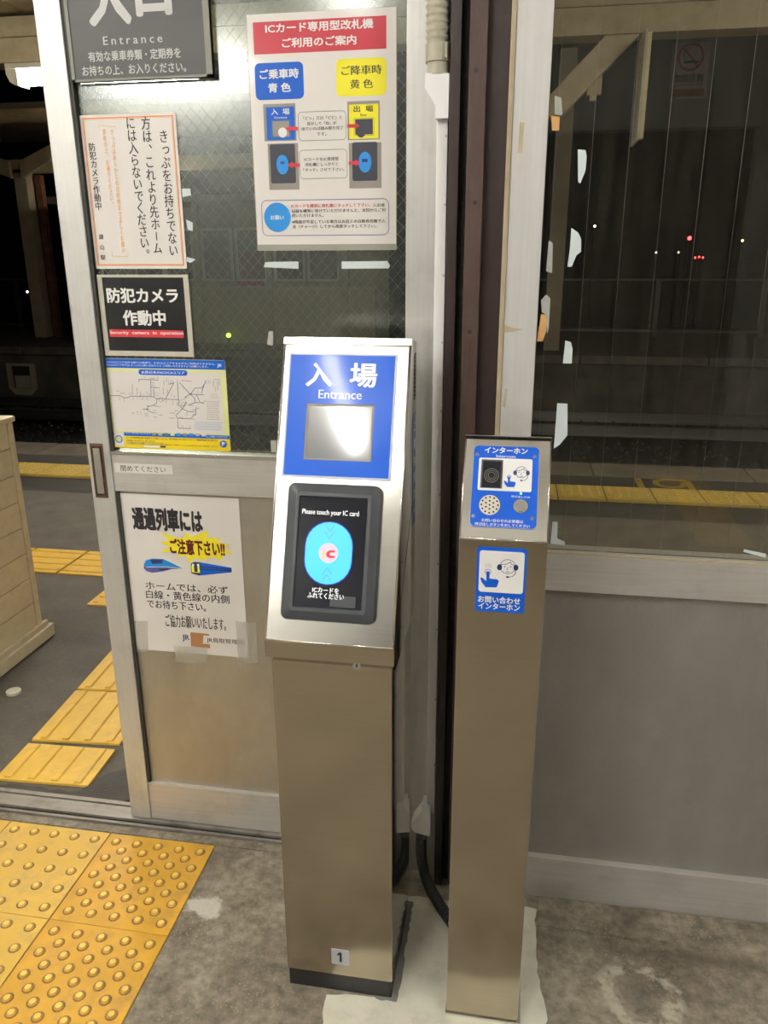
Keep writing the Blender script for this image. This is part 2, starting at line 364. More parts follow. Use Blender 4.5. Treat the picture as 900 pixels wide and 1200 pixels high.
# ------------------------------------------------------------------ mesh builder
ORG = {}
class MB:
    def __init__(s):
        s.v = []; s.f = []; s.m = []; s.mats = []; s.smooth = []
    def mi(s, m):
        if m not in s.mats: s.mats.append(m)
        return s.mats.index(m)
    def add(s, vs, fs, m, smooth=False):
        o = len(s.v); k = s.mi(m)
        s.v += [tuple(x) for x in vs]
        for f in fs:
            s.f.append([i + o for i in f]); s.m.append(k); s.smooth.append(smooth)
        return s
    def box(s, x0, x1, y0, y1, z0, z1, m, bev=0.0):
        x0, x1 = min(x0, x1), max(x0, x1); y0, y1 = min(y0, y1), max(y0, y1); z0, z1 = min(z0, z1), max(z0, z1)
        if bev:
            bm = bmesh.new()
            bmesh.ops.create_cube(bm, size=1)
            for v in bm.verts:
                v.co = ((x0 + x1) / 2 + v.co.x * (x1 - x0), (y0 + y1) / 2 + v.co.y * (y1 - y0), (z0 + z1) / 2 + v.co.z * (z1 - z0))
            bmesh.ops.bevel(bm, geom=bm.edges[:], offset=bev, segments=2, affect='EDGES', profile=0.5)
            bm.verts.index_update()
            s.add([v.co[:] for v in bm.verts], [[v.index for v in f.verts] for f in bm.faces], m)
            bm.free(); return s
        v = [(x0, y0, z0), (x1, y0, z0), (x1, y1, z0), (x0, y1, z0), (x0, y0, z1), (x1, y0, z1), (x1, y1, z1), (x0, y1, z1)]
        return s.add(v, [(3, 2, 1, 0), (4, 5, 6, 7), (0, 1, 5, 4), (1, 2, 6, 5), (2, 3, 7, 6), (3, 0, 4, 7)], m)
    def prism(s, pts, axis, a, b, m):
        """polygon pts in the two other axes, extruded along axis from a to b"""
        def P(u, v, w):
            return {'x': (w, u, v), 'y': (u, w, v), 'z': (u, v, w)}[axis]
        n = len(pts)
        vs = [P(u, v, a) for u, v in pts] + [P(u, v, b) for u, v in pts]
        fs = [list(range(n)), list(range(2 * n - 1, n - 1, -1))] + [(i, i + n, (i + 1) % n + n, (i + 1) % n) for i in range(n)]
        return s.add(vs, fs, m)
    def cyl(s, p0, p1, r0, m, r1=None, seg=16, caps=True, smooth=True):
        r1 = r0 if r1 is None else r1
        p0 = Vector(p0); p1 = Vector(p1); d = (p1 - p0).normalized()
        a = d.orthogonal().normalized(); b = d.cross(a)
        vs = []
        for p, r in ((p0, r0), (p1, r1)):
            for k in range(seg):
                t = 2 * PI * k / seg
                vs.append(p + a * math.cos(t) * r + b * math.sin(t) * r)
        s.add(vs, [(k, (k + 1) % seg, (k + 1) % seg + seg, k + seg) for k in range(seg)], m, smooth)
        if caps:
            s.add(vs[:seg], [list(range(seg - 1, -1, -1))], m); s.add(vs[seg:], [list(range(seg))], m)
        return s
    def tube(s, pts, rad, m, seg=12):
        """swept tube; rad is a number or a list"""
        pts = [Vector(p) for p in pts]; n = len(pts)
        rs = rad if isinstance(rad, (list, tuple)) else [rad] * n
        vs = []; a = None
        for i, p in enumerate(pts):
            d = (pts[min(i + 1, n - 1)] - pts[max(i - 1, 0)]).normalized()
            if a is None: a = d.orthogonal().normalized()
            a = (a - d * a.dot(d)).normalized(); b = d.cross(a)
            for k in range(seg):
                t = 2 * PI * k / seg
                vs.append(p + (a * math.cos(t) + b * math.sin(t)) * rs[i])
        fs = [(i * seg + k, i * seg + (k + 1) % seg, (i + 1) * seg + (k + 1) % seg, (i + 1) * seg + k) for i in range(n - 1) for k in range(seg)]
        fs += [list(range(seg - 1, -1, -1)), list(range((n - 1) * seg, n * seg))]
        return s.add(vs, fs, m, True)
    def sphere(s, c, r, m, seg=10, rings=6, zs=1.0):
        vs = [(c[0], c[1], c[2] + r * zs)]
        for i in range(1, rings):
            t = PI * i / rings
            for k in range(seg):
                p = 2 * PI * k / seg
                vs.append((c[0] + r * math.sin(t) * math.cos(p), c[1] + r * math.sin(t) * math.sin(p), c[2] + r * zs * math.cos(t)))
        vs.append((c[0], c[1], c[2] - r * zs))
        fs = [(0, 1 + k, 1 + (k + 1) % seg) for k in range(seg)]
        for i in range(rings - 2):
            for k in range(seg):
                a = 1 + i * seg + k; b = 1 + i * seg + (k + 1) % seg
                fs.append((a, a + seg, b + seg, b))
        e = len(vs) - 1; o = 1 + (rings - 2) * seg
        fs += [(e, o + (k + 1) % seg, o + k) for k in range(seg)]
        return s.add(vs, fs, m, True)
    def build(s, name, parent=None, loc=None, label=None, cat=None, group=None, kind=None, fix=False):
        org = Vector(ORG[parent.name]) if parent else Vector(loc or (0, 0, 0))
        me = bpy.data.meshes.new(name)
        me.from_pydata([tuple(Vector(v) - org) for v in s.v], [], s.f)
        for m in s.mats: me.materials.append(m)
        me.polygons.foreach_set('material_index', s.m)
        me.polygons.foreach_set('use_smooth', s.smooth)
        me.update()
        if fix:
            bm = bmesh.new(); bm.from_mesh(me); bmesh.ops.recalc_face_normals(bm, faces=bm.faces[:]); bm.to_mesh(me); bm.free()
        o = bpy.data.objects.new(name, me); COL.objects.link(o)
        ORG[o.name] = tuple(org)
        if parent: o.parent = parent
        else: o.location = org
        tag(o, label, cat, group, kind)
        return o

def tag(o, label=None, cat=None, group=None, kind=None):
    if label: o['label'] = label
    if cat: o['category'] = cat
    if group: o['group'] = group
    if kind: o['kind'] = kind
    return o

def empty(name, loc, label=None, cat=None, group=None, kind=None):
    o = bpy.data.objects.new(name, None); COL.objects.link(o); o.location = loc
    o.empty_display_size = 0.05
    ORG[o.name] = tuple(loc)
    return tag(o, label, cat, group, kind)

def copy_tree(o, parent=None, loc=None, label=None):
    c = o.copy(); COL.objects.link(c)
    if parent: c.parent = parent
    if loc is not None: c.location = loc
    if label: c['label'] = label
    for ch in list(o.children): copy_tree(ch, c)
    return c

# ------------------------------------------------------------------ lettering
TXT = {}
def glyphs(s, bold=0.0, space=1.0):
    key = (s, bold, space)
    if key in TXT: return TXT[key]
    cu = bpy.data.curves.new('lettering', 'FONT')
    cu.body = s; cu.size = 1; cu.resolution_u = 2; cu.space_character = space
    ob = bpy.data.objects.new('lettering', cu)
    me = bpy.data.meshes.new_from_object(ob)
    vs = [(v.co.x, v.co.y) for v in me.vertices]; fs = [list(p.vertices) for p in me.polygons]
    bpy.data.objects.remove(ob); bpy.data.curves.remove(cu); bpy.data.meshes.remove(me)
    TXT[key] = (vs, fs)
    return TXT[key]

def strokes(bold):
    # heavier strokes: the same letters laid over each other a hair apart, each on its own thin layer
    if not bold: return [(0, 0)]
    return [(dx * bold, dy * bold) for dx, dy in ((1, 0), (-1, 0), (0, 0.8), (0, -0.8), (0.7, 0.6), (-0.7, 0.6), (0.7, -0.6), (-0.7, -0.6))[:8 if bold > 0.02 else 2]]

def solve_h(q, w, h):
    """homography from a slanted sketch quad (TL, TR, BR, BL) to the flat sheet rectangle w x h"""
    A = []; B = []
    for (x, y), (u, v) in zip(q, ((0, 0), (w, 0), (w, h), (0, h))):
        A.append([x, y, 1, 0, 0, 0, -u * x, -u * y]); B.append(u)
        A.append([0, 0, 0, x, y, 1, -v * x, -v * y]); B.append(v)
    n = 8
    for i in range(n):
        p = max(range(i, n), key=lambda r: abs(A[r][i]))
        A[i], A[p] = A[p], A[i]; B[i], B[p] = B[p], B[i]
        for r in range(n):
            if r != i:
                k = A[r][i] / A[i][i]
                if k:
                    A[r] = [a - k * c for a, c in zip(A[r], A[i])]; B[r] -= k * B[i]
    return [B[i] / A[i][i] for i in range(n)]

class Sheet:
    """A flat printed thing: its own origin, directions and size in metres. The layout of the print is taken
    from a slanted sketch of that sheet (quad) and straightened onto it."""
    def __init__(s, quad, w, h, O, U=(1, 0, 0), V=(0, 0, -1), N=(0, -1, 0)):
        s.H = solve_h(quad, w, h); s.O = Vector(O); s.U = Vector(U).normalized(); s.V = Vector(V).normalized(); s.N = Vector(N).normalized()
        s.w = w; s.h = h; s.b = MB()
    def uv(s, x, y):
        H = s.H; d = H[6] * x + H[7] * y + 1
        return ((H[0] * x + H[1] * y + H[2]) / d, (H[3] * x + H[4] * y + H[5]) / d)
    def P(s, u, v, k): return s.O + s.U * u + s.V * v + s.N * (0.0002 * k + 0.0002)
    def lpoly(s, pts, m, k=1): s.b.add([s.P(u, v, k) for u, v in pts], [list(range(len(pts)))], m)
    def poly(s, pts, m, k=1): s.lpoly([s.uv(*p) for p in pts], m, k)
    def _rr(s, u0, v0, u1, v1, r):
        if r <= 0: return [(u0, v0), (u1, v0), (u1, v1), (u0, v1)]
        out = []
        for cx, cy, a in ((u1 - r, v0 + r, -90), (u1 - r, v1 - r, 0), (u0 + r, v1 - r, 90), (u0 + r, v0 + r, 180)):
            for t in range(0, 91, 15):
                q = math.radians(a + t); out.append((cx + r * math.cos(q), cy + r * math.sin(q)))
        return out
    def rect(s, Lx, Ly, Rx, Ry, h, m, k=1, r=0.0, line=0.0):
        (u0, v0), (u1, v1) = s.uv(Lx, Ly), s.uv(Rx, Ry)
        cx, cy = (Lx + Rx) / 2, (Ly + Ry) / 2
        hh = (s.uv(cx, cy + h / 2)[1] - s.uv(cx, cy - h / 2)[1]) / 2; vc = (v0 + v1) / 2
        s.lrect(u0, vc - hh, u1, vc + hh, m, k, r, line)
    def lrect(s, u0, v0, u1, v1, m, k=1, r=0.0, line=0.0):
        a = s._rr(u0, v0, u1, v1, r)
        if not line: return s.lpoly(a, m, k)
        b = s._rr(u0 + line, v0 + line, u1 - line, v1 - line, max(0, r - line) if r else 0)
        n = len(a)
        s.b.add([s.P(*p, k) for p in a + b], [(i, (i + 1) % n, (i + 1) % n + n, i + n) for i in range(n)], m)
    def text(s, t, Lx, Ly, Rx, Ry, h, m, k=2, bold=0.0, space=1.0):
        (u0, v0), (u1, v1) = s.uv(Lx, Ly), s.uv(Rx, Ry)
        cx, cy = (Lx + Rx) / 2, (Ly + Ry) / 2
        hh = (s.uv(cx, cy + h / 2)[1] - s.uv(cx, cy - h / 2)[1]) / 2; vc = (v0 + v1) / 2
        s.ltext(t, u0, vc - hh, u1, vc + hh, m, k, bold, space)
    def ltext(s, t, u0, v0, u1, v1, m, k=2, bold=0.0, space=1.0):
        vs, fs = glyphs(t, 0.0, space)
        if not vs: return
        x0 = min(v[0] for v in vs); x1 = max(v[0] for v in vs); y0 = min(v[1] for v in vs); y1 = max(v[1] for v in vs)
        for i, (dx, dy) in enumerate(strokes(bold)):
            s.b.add([s.P(u0 + (x + dx - x0) / (x1 - x0) * (u1 - u0), v1 - (y + dy - y0) / (y1 - y0) * (v1 - v0), k + i * 0.11) for x, y in vs], fs, m)
    def vtext(s, t, Tx, Ty, Bx, By, wpx, m, k=2, bold=0.0, hs=1.0):
        """vertical writing; centres of the first and last character, width of a character"""
        (u0, v0), (u1, v1) = s.uv(Tx, Ty), s.uv(Bx, By)
        sz = abs(s.uv(Tx + wpx / 2, Ty)[0] - s.uv(Tx - wpx / 2, Ty)[0]) / 0.9
        n = len(t)
        for i, ch in enumerate(t):
            f = i / max(1, n - 1); cu = u0 + (u1 - u0) * f; cv = v0 + (v1 - v0) * f
            if ch == 'ー':
                s.lrect(cu - sz * 0.045, cv - sz * 0.40, cu + sz * 0.045, cv + sz * 0.40, m, k); continue
            vs, fs = glyphs(ch)
            dx, dy = (0.55, 0.5) if ch in '。、' else ((0.12, 0.08) if ch in 'っょゃゅ' else (0, 0))
            for j, (ax, ay) in enumerate(strokes(bold)):
                s.b.add([s.P(cu + (x + ax - 0.5 + dx) * sz, cv - (y + ay - 0.37 + dy) * sz * hs, k + j * 0.11) for x, y in vs], fs, m)
    def line(s, pts, wd, m, k=2):
        q = [s.uv(*p) for p in pts]
        for (a, b), (c, d) in zip(q, q[1:]):
            l = math.hypot(c - a, d - b) or 1e-9; nx, ny = -(d - b) / l * wd / 2, (c - a) / l * wd / 2
            ex, ey = (c - a) / l * wd / 2, (d - b) / l * wd / 2
            s.lpoly([(a - ex + nx, b - ey + ny), (c + ex + nx, d + ey + ny), (c + ex - nx, d + ey - ny), (a - ex - nx, b - ey - ny)], m, k)
    def circ(s, cx, cy, r, m, k=2, line=0.0, seg=28, ry=None, a0=0, a1=360, loc=False):
        """circle of sketch radius r (straightened to a true circle); line = ring width in metres"""
        if loc: cu, cv, R = cx, cy, r
        else:
            cu, cv = s.uv(cx, cy); R = abs(s.uv(cx + r, cy)[0] - s.uv(cx - r, cy)[0]) / 2
        RY = R if ry is None else R * ry
        full = a1 - a0 >= 360
        ang = [math.radians(a0 + (a1 - a0) * i / seg) for i in range(seg if full else seg + 1)]
        o = [(cu + R * math.cos(t), cv + RY * math.sin(t)) for t in ang]
        if not line: return s.lpoly(o, m, k)
        q = [(cu + (R - line) * math.cos(t), cv + (RY - line) * math.sin(t)) for t in ang]
        n = len(o)
        s.b.add([s.P(*p, k) for p in o + q], [(i, (i + 1) % n, (i + 1) % n + n, i + n) for i in range(n if full else n - 1)], m)
    def slab(s, u0, v0, u1, v1, t, m, back=0.0, r=0.0):
        """solid sheet of thickness t, its front face just under print layer 0"""
        a = s._rr(u0, v0, u1, v1, r); n = len(a)
        f = [s.O + s.U * u + s.V * v + s.N * (t + back) for u, v in a]; g = [s.O + s.U * u + s.V * v + s.N * back for u, v in a]
        s.b.add(f + g, [list(range(n)), list(range(2 * n - 1, n - 1, -1))] + [(i, i + n, (i + 1) % n + n, (i + 1) % n) for i in range(n)], m)
    def flush(s, name, parent=None, fix=False, **kw):
        o = s.b.build(name, parent, fix=fix, **kw); s.b = MB(); return o

def operator_icon(s, cx, cy, R, m, k=3):
    """line drawing of a clerk's head with a headset; R = head radius in the sketch"""
    lw = 0.0009
    s.circ(cx, cy - R * 0.05, R, m, k, line=lw, ry=1.02)
    for sx in (-1, 1):
        s.circ(cx + sx * R * 1.05, cy + R * 0.05, R * 0.32, m, k, ry=1.3)
    s.line([(cx - R * .95, cy - R * .25), (cx - R * .1, cy - R * .38), (cx + R * .35, cy - R * .62), (cx + R * .5, cy - R * .35), (cx + R * .95, cy - R * .2)], lw, m, k)
    for sx in (-1, 1): s.circ(cx + sx * R * .38, cy - R * .05, R * .09, m, k, seg=10)
    s.line([(cx, cy + R * .05), (cx - R * .12, cy + R * .32), (cx + R * .02, cy + R * .34)], lw * .8, m, k)
    s.line([(cx - R * .22, cy + R * .58), (cx, cy + R * .64), (cx + R * .22, cy + R * .56)], lw, m, k)
    s.line([(cx + R * 1.05, cy + R * .35), (cx + R * .98, cy + R * .85), (cx + R * .6, cy + R * 1.18), (cx + R * .15, cy + R * 1.25)], lw, m, k)
    s.circ(cx, cy + R * 1.25, R * .22, m, k, ry=.6, seg=12)

def hand_icon(s, cx, cy, S, m, k=3, ring=True):
    """pointing hand; (cx,cy) = finger tip, S = height in the sketch"""
    p = [(-.10, 0), (.10, 0), (.10, .45), (.62, .50), (.70, .62), (.62, .85), (.55, 1), (-.15, 1), (-.40, .70), (-.50, .42), (-.36, .40), (-.10, .62)]
    s.poly([(cx + a * S, cy + b * S) for a, b in p], m, k)
    if ring: s.circ(cx, cy + S * .03, S * .2, m, k, line=0.0009)

# slab: solid sheet whose printed face lies at the sheet plane
def _slab(s, u0, v0, u1, v1, t, m, front=0.0, r=0.0):
    a = s._rr(u0, v0, u1, v1, r); n = len(a)
    f = [s.O + s.U * u + s.V * v + s.N * front for u, v in a]
    g = [s.O + s.U * u + s.V * v + s.N * (front - t) for u, v in a]
    s.b.add(f + g, [list(range(n)), list(range(2 * n - 1, n - 1, -1))] + [(i, i + n, (i + 1) % n + n, (i + 1) % n) for i in range(n)], m)
Sheet.slab = _slab

# ------------------------------------------------------------------ the setting: floor, walls, ceiling
fl = MB().box(-3.4, 3.0, -2.8, 1.700, -0.12, 0.0, M['floor']).build('floor', kind='structure')
MB().box(-2.1, 3.0, -7.5, -2.801, -0.12, -0.004, M['asphalt']).build('forecourt', kind='structure')
MB().box(-3.5, 3.1, -2.9, 1.8, 2.98, 3.06, M['ceiling']).build('ceiling', kind='structure')
MB().box(-3.5, -3.4, -2.9, 1.8, -0.1, 2.98, M['wallpaint']).build('wall_left', kind='structure')
MB().box(3.0, 3.1, -2.9, 1.8, -0.1, 2.98, M['wallpaint']).build('wall_right', kind='structure')
wb = MB()
wb.box(-3.4, -0.9, -2.92, -2.8, 0, 2.98, M['backwall']).box(1.50, 3.0, -2.92, -2.8, 0, 2.98, M['backwall']).box(-0.9, 1.50, -2.92, -2.8, 2.33, 2.98, M['backwall'])
wb.build('wall_back', kind='structure')
wf = MB()
wf.box(-3.4, -2.15, 1.64, 1.78, 0, 2.98, M['wallpaint'])
wf.box(-2.15, -0.16, 1.64, 1.78, 2.21, 2.98, M['cream_wood']).box(-0.16, 1.80, 1.60, 1.78, 2.32, 2.98, M['cream_wood'])
wf.box(1.80, 3.0, 1.60, 1.78, 0, 2.98, M['wallpaint'])
wf.build('wall_front', kind='structure')

# strip of old render along the foot of the wall, and the pale painted square round both posts
rnd = random.Random(3)
def ragged(pts, step=0.02, amp=0.004):
    out = []
    for (a, b), (c, d) in zip(pts, pts[1:] + pts[:1]):
        n = max(1, int(math.hypot(c - a, d - b) / step))
        for i in range(n):
            t = i / n
            out.append((a + (c - a) * t + rnd.uniform(-amp, amp), b + (d - b) * t + rnd.uniform(-amp, amp)))
    return out
MB().prism(ragged([(0.112, 1.508), (0.9, 1.500), (2.9, 1.505), (2.9, 1.597), (0.112, 1.597)], 0.03, 0.004), 'z', -0.01, 0.005, M['floor']).build('mortar_strip', fl, fix=True)
MB().prism(ragged([(-0.330, 1.165), (-0.28, 1.14), (0.02, 1.15), (0.126, 1.13), (0.122, 1.27), (0.104, 1.40), (0.104, 1.562), (-0.225, 1.548), (-0.232, 1.262), (-0.34, 1.25)]), 'z', -0.004, 0.0012, M['white_patch']).build('painted_patch', fl, fix=True)
MB().prism(ragged([(-0.236, 1.255), (-0.188, 1.258), (-0.190, 1.535), (-0.236, 1.535)], 0.012, 0.003), 'z', -0.004, 0.0020, M['grout']).build('grout_line', fl, fix=True)
MB().box(-3.3, -0.30, 1.641, 1.668, -0.01, 0.003, M['floor']).build('threshold_mortar', fl)

# aluminium door track in the doorway
tr = MB()
tr.box(-2.15, -0.24, 1.672, 1.680, 0, 0.008, M['track']).box(-2.15, -0.24, 1.680, 1.692, 0, 0.003, M['darkgap'])
tr.box(-2.15, -0.24, 1.692, 1.738, 0, 0.010, M['track']).box(-2.15, -0.24, 1.738, 1.744, 0, 0.004, M['darkgap']).box(-2.15, -0.24, 1.744, 1.758, 0, 0.011, M['track'])
tr.build('trim_1', kind='structure')

# ------------------------------------------------------------------ tactile tiles
def dome(b, x, y, z, r, top=True, m=None, seg=10, cap=None, ring=None):
    if ring: b.cyl((x, y, z), (x, y, z + 0.0004), r * 1.35, ring, r1=r * 1.3, seg=seg, smooth=False)
    vs = []; 
    for rr, zz in ((r, 0), (r * 0.92, 0.0028), (r * 0.66, 0.0046)):
        for k in range(seg):
            t = 2 * PI * k / seg; vs.append((x + rr * math.cos(t), y + rr * math.sin(t), z + zz))
    b.add(vs, [(i * seg + k, i * seg + (k + 1) % seg, (i + 1) * seg + (k + 1) % seg, (i + 1) * seg + k) for i in range(2) for k in range(seg)], m, True)
    b.add(vs[2 * seg:], [list(range(seg))], cap or m)

def dot_tile(stagger, base, nm, s=0.2985, cap=None, ring=None, seg=10, n=5, r=0.0105):
    b = MB(); b.box(-s / 2, s / 2, -s / 2, s / 2, -0.02, 0.004, base, 0.0015)
    p = s / n
    for i in range(n):
        for j in range(n): dome(b, (i - (n - 1) / 2) * p, (j - (n - 1) / 2) * p, 0.004, r, m=base, cap=cap, ring=ring, seg=seg)
    if stagger:
        for i in range(n - 1):
            for j in range(n - 1): dome(b, (i - (n - 2) / 2) * p, (j - (n - 2) / 2) * p, 0.004, r, m=base, cap=cap, ring=ring, seg=seg)
    return b
def place(proto, parent, loc, rz=0.0):
    c = proto.copy(); COL.objects.link(c); c.parent = parent; c.location = Vector(loc); c.rotation_euler = (0, 0, rz)
    return c
A = dot_tile(True, M['yellow'], 'a', cap=M['domecap'], ring=M['dirtring']).build('tactile_tile', fl)
A.location = (-0.8895, 1.487, 0)
place(A, fl, (-0.8895, 1.187, 0))
Bt = dot_tile(False, M['yellow_pale'], 'b', cap=M['domecap'], ring=M['dirtring']).build('tactile_tile', fl)
Bt.location = (-1.1910, 1.487, 0)
for x, y in ((-1.1910, 1.187), (-1.4915, 1.487), (-0.8895, 0.887), (-1.1910, 0.887)): place(Bt, fl, (x, y, 0), 0)
def bar_tile(m, lx=0.2985, ly=0.2985, n=4):
    b = MB(); b.box(-lx / 2, lx / 2, -ly / 2, ly / 2, -0.02, 0.004, m, 0.0015)
    for i in range(n):
        x = (i - (n - 1) / 2) * lx / n; h = ly / 2 - 0.008
        b.prism([(x - 0.0125, 0.004), (x + 0.0125, 0.004), (x + 0.0085, 0.009), (x - 0.0085, 0.009)], 'y', -h, h, m)
    return b
I = bar_tile(M['yellow_pale']).build('guide_tile', fl); I.location = (1.18, -1.2, 0)
for k in range(1, 5): place(I, fl, (1.18, -1.2 - 0.3015 * k, 0))

# ------------------------------------------------------------------ platform outside
pf = MB()
pf.box(-9, 6, 1.760, 4.72, -0.6, -0.004, M['asphalt']).box(-9, 6, 4.72, 5.70, -0.6, -0.005, M['asphalt_dark'])
pf.box(-9, 6, 5.70, 5.99, -1.15, -0.02, M['oldconcrete'])
plat = pf.build('platform', kind='structure')
cp = MB().box(-0.555, 0.555, 5.702, 6.10, -0.12, -0.001, M['coping'], 0.008).build('coping_slab', plat); cp.location = (1.143, 0, 0)
for k in range(-8, 4):
    if k: place(cp, plat, (1.143 + 1.114 * k, 0, 0))
# broken asphalt edge by the threshold
MB().prism(ragged([(-1.60, 1.762), (-1.10, 1.762), (-1.02, 1.80), (-1.10, 1.95), (-1.205, 1.86), (-1.22, 1.79), (-1.50, 1.785)], 0.03, 0.008), 'z', -0.02, 0.001, M['asphalt_dark']).build('asphalt_patch', plat, fix=True)
ang = math.radians(4.2)
G1 = bar_tile(M['yellow_out'], 0.2985, 0.185).build('guide_tile', plat); G1.location = (-1.362, 1.902, 0); G1.rotation_euler = (0, 0, ang * .6)
G2 = bar_tile(M['yellow_out'], 0.2985, 0.31).build('guide_tile', plat); G2.location = (-1.3790, 2.174, 0); G2.rotation_euler = (0, 0, ang)
place(G2, plat, (-1.4030, 2.497, 0), ang); place(G2, plat, (-1.427, 2.82, 0), ang)
W1 = dot_tile(False, M['yellow_out'], 'w', seg=10, r=0.012).build('warning_tile', plat); W1.location = (-1.745, 3.175, 0)
for x in (-1.444, -1.143): place(W1, plat, (x, 3.175, 0))
place(W1, plat, (-1.444, 3.476, 0)); place(W1, plat, (-1.745, 3.476, 0))
G3 = bar_tile(M['yellow_out'], 0.315, 0.294).build('guide_tile', plat); G3.location = (-2.090, 3.510, 0); G3.rotation_euler = (0, 0, PI / 2)
for k in range(1, 4): place(G3, plat, (-2.090 - 0.306 * k, 3.510, 0), PI / 2)
wt = MB(); wt.box(-0.1525, 0.1525, -0.172, 0.172, -0.02, 0.006, M['yellow_warn'], 0.002)
wt.box(-0.150, 0.150, -0.168, -0.130, 0.006, 0.013, M['yellow_warn'], 0.002)
for i in range(5):
    for j in range(5): dome(wt, (i - 2) * 0.06, -0.085 + j * 0.056, 0.006, 0.012, m=M['yellow_warn'], cap=M['domecap'], seg=8)
WT = wt.build('platform_edge_tile', plat); WT.location = (0.7700, 5.235, 0)
for k in range(-17, 9):
    if k: place(WT, plat, (0.7700 + 0.3125 * k, 5.235, 0))
# painted stopping mark, read from the train
pm = MB()
def stroke(pts, wd, z=-0.0035):
    for (a, b), (c, d) in zip(pts, pts[1:]):
        l = math.hypot(c - a, d - b); nx, ny = -(d - b) / l * wd / 2, (c - a) / l * wd / 2
        pm.add([(a + nx, b + ny, z), (c + nx, d + ny, z), (c - nx, d - ny, z), (a - nx, b - ny, z)], [(0, 1, 2, 3)], M['paintmark'])
stroke([(0.885, 5.44), (0.885, 5.70)], 0.045)
stroke([(1.22, 5.42), (1.22, 5.66), (1.13, 5.67), (1.06, 5.69)], 0.045)
stroke([(1.13 + 0.095 * math.cos(math.radians(t)) - 0.04, 5.575 + 0.10 * math.sin(math.radians(t))) for t in range(80, 381, 15)], 0.045, -0.0030)
pm.build('stopping_number', plat)
MB().cyl((-1.76, 2.275, -0.004), (-1.76, 2.275, 0.006), 0.026, M['white_patch'], seg=20).build('survey_stud', plat)

# ------------------------------------------------------------------ track bed, rails, far platform
MB().box(-60, 60, 5.9, 14.0, -1.6, -1.12, M['soil']).build('track_bed', kind='structure')
bal = MB(); r2 = random.Random(5)
for _ in range(9000):
    x = r2.uniform(-13, 8); y = r2.choice((r2.uniform(8.9, 11.48), r2.uniform(11.72, 12.55), r2.uniform(12.8, 13.3))); s = r2.uniform(0.02, 0.05); z = -1.12 + r2.uniform(0, 0.08) + 0.12 * math.exp(-((y - 12.1) / 1.2) ** 2)
    vs = [(x + s * r2.uniform(.5, 1) * dx, y + s * r2.uniform(.5, 1) * dy, z + s * r2.uniform(.5, 1) * dz) for dx, dy, dz in ((1, 0, 0), (0, 1, 0), (-1, 0, 0), (0, -1, 0), (0, 0, 1), (0, 0, -.5))]
    bal.add(vs, [(0, 1, 4), (1, 2, 4), (2, 3, 4), (3, 0, 4), (1, 0, 5), (2, 1, 5), (3, 2, 5), (0, 3, 5)], M['ballast'])
bal.build('ballast', label='dark crushed stone ballast lying between the rails', cat='gravel', kind='stuff')
RP = [(-0.065, -0.15), (0.065, -0.15), (0.065, -0.135), (0.01, -0.12), (0.01, -0.035), (0.034, -0.025), (0.034, 0), (-0.034, 0), (-0.034, -0.025), (-0.01, -0.035), (-0.01, -0.12), (-0.065, -0.135)]
for k, (y, lb) in enumerate(((11.6, 'shiny rail of the far track, seen as a thin bright line'), (12.67, 'rail running closest to the far platform wall'))):
    MB().prism([(y + a, -0.80 - 0.0 + b) for a, b in RP], 'x', -50, 50, M['rail']).build('rail', label=lb, cat='rail', group='railway rails', fix=True)
    MB()
fp = MB().box(-40, 30, 13.45, 19, -1.6, -0.05, M['oldconcrete']).box(-40, 30, 13.85, 19, -0.05, 0.0, M['asphalt'])
far = fp.build('far_platform', kind='structure')
fc = MB().box(-0.99, 0.99, 13.35, 13.85, -0.14, 0.0, M['coping'], 0.01).build('coping_slab', far)
for k in range(-8, 6):
    if k: place(fc, far, (2.0 * k, 0, 0))
# refuge hole in the far platform wall: white surround, dark recess, inner board
hf = MB()
hx0, hx1, hz0, hz1 = -9.40, -8.84, -0.90, -0.31
hf.box(hx0, hx0 + .09, 13.40, 13.45, hz0 + .12, hz1, M['cream_wood']).box(hx1 - .09, hx1, 13.40, 13.45, hz0 + .12, hz1, M['cream_wood'])
hf.box(hx0 + .09, hx1 - .09, 13.40, 13.45, hz1 - .05, hz1, M['cream_wood'])
hf.prism([(hx0, hz0 + .12), (hx1, hz0 + .12), (hx1 - .12, hz0), (hx0 + .12, hz0)], 'y', 13.40, 13.45, M['cream_wood'])
hf.box(hx0 + .09, hx1 - .09, 13.44, 13.452, hz0 + .12, hz1 - .05, M['hole'])
hf.box(hx0 + .13, hx1 - .12, 13.425, 13.44, hz0 + .13, hz0 + .36, M['cream_wood'])
hf.build('refuge_frame', far)

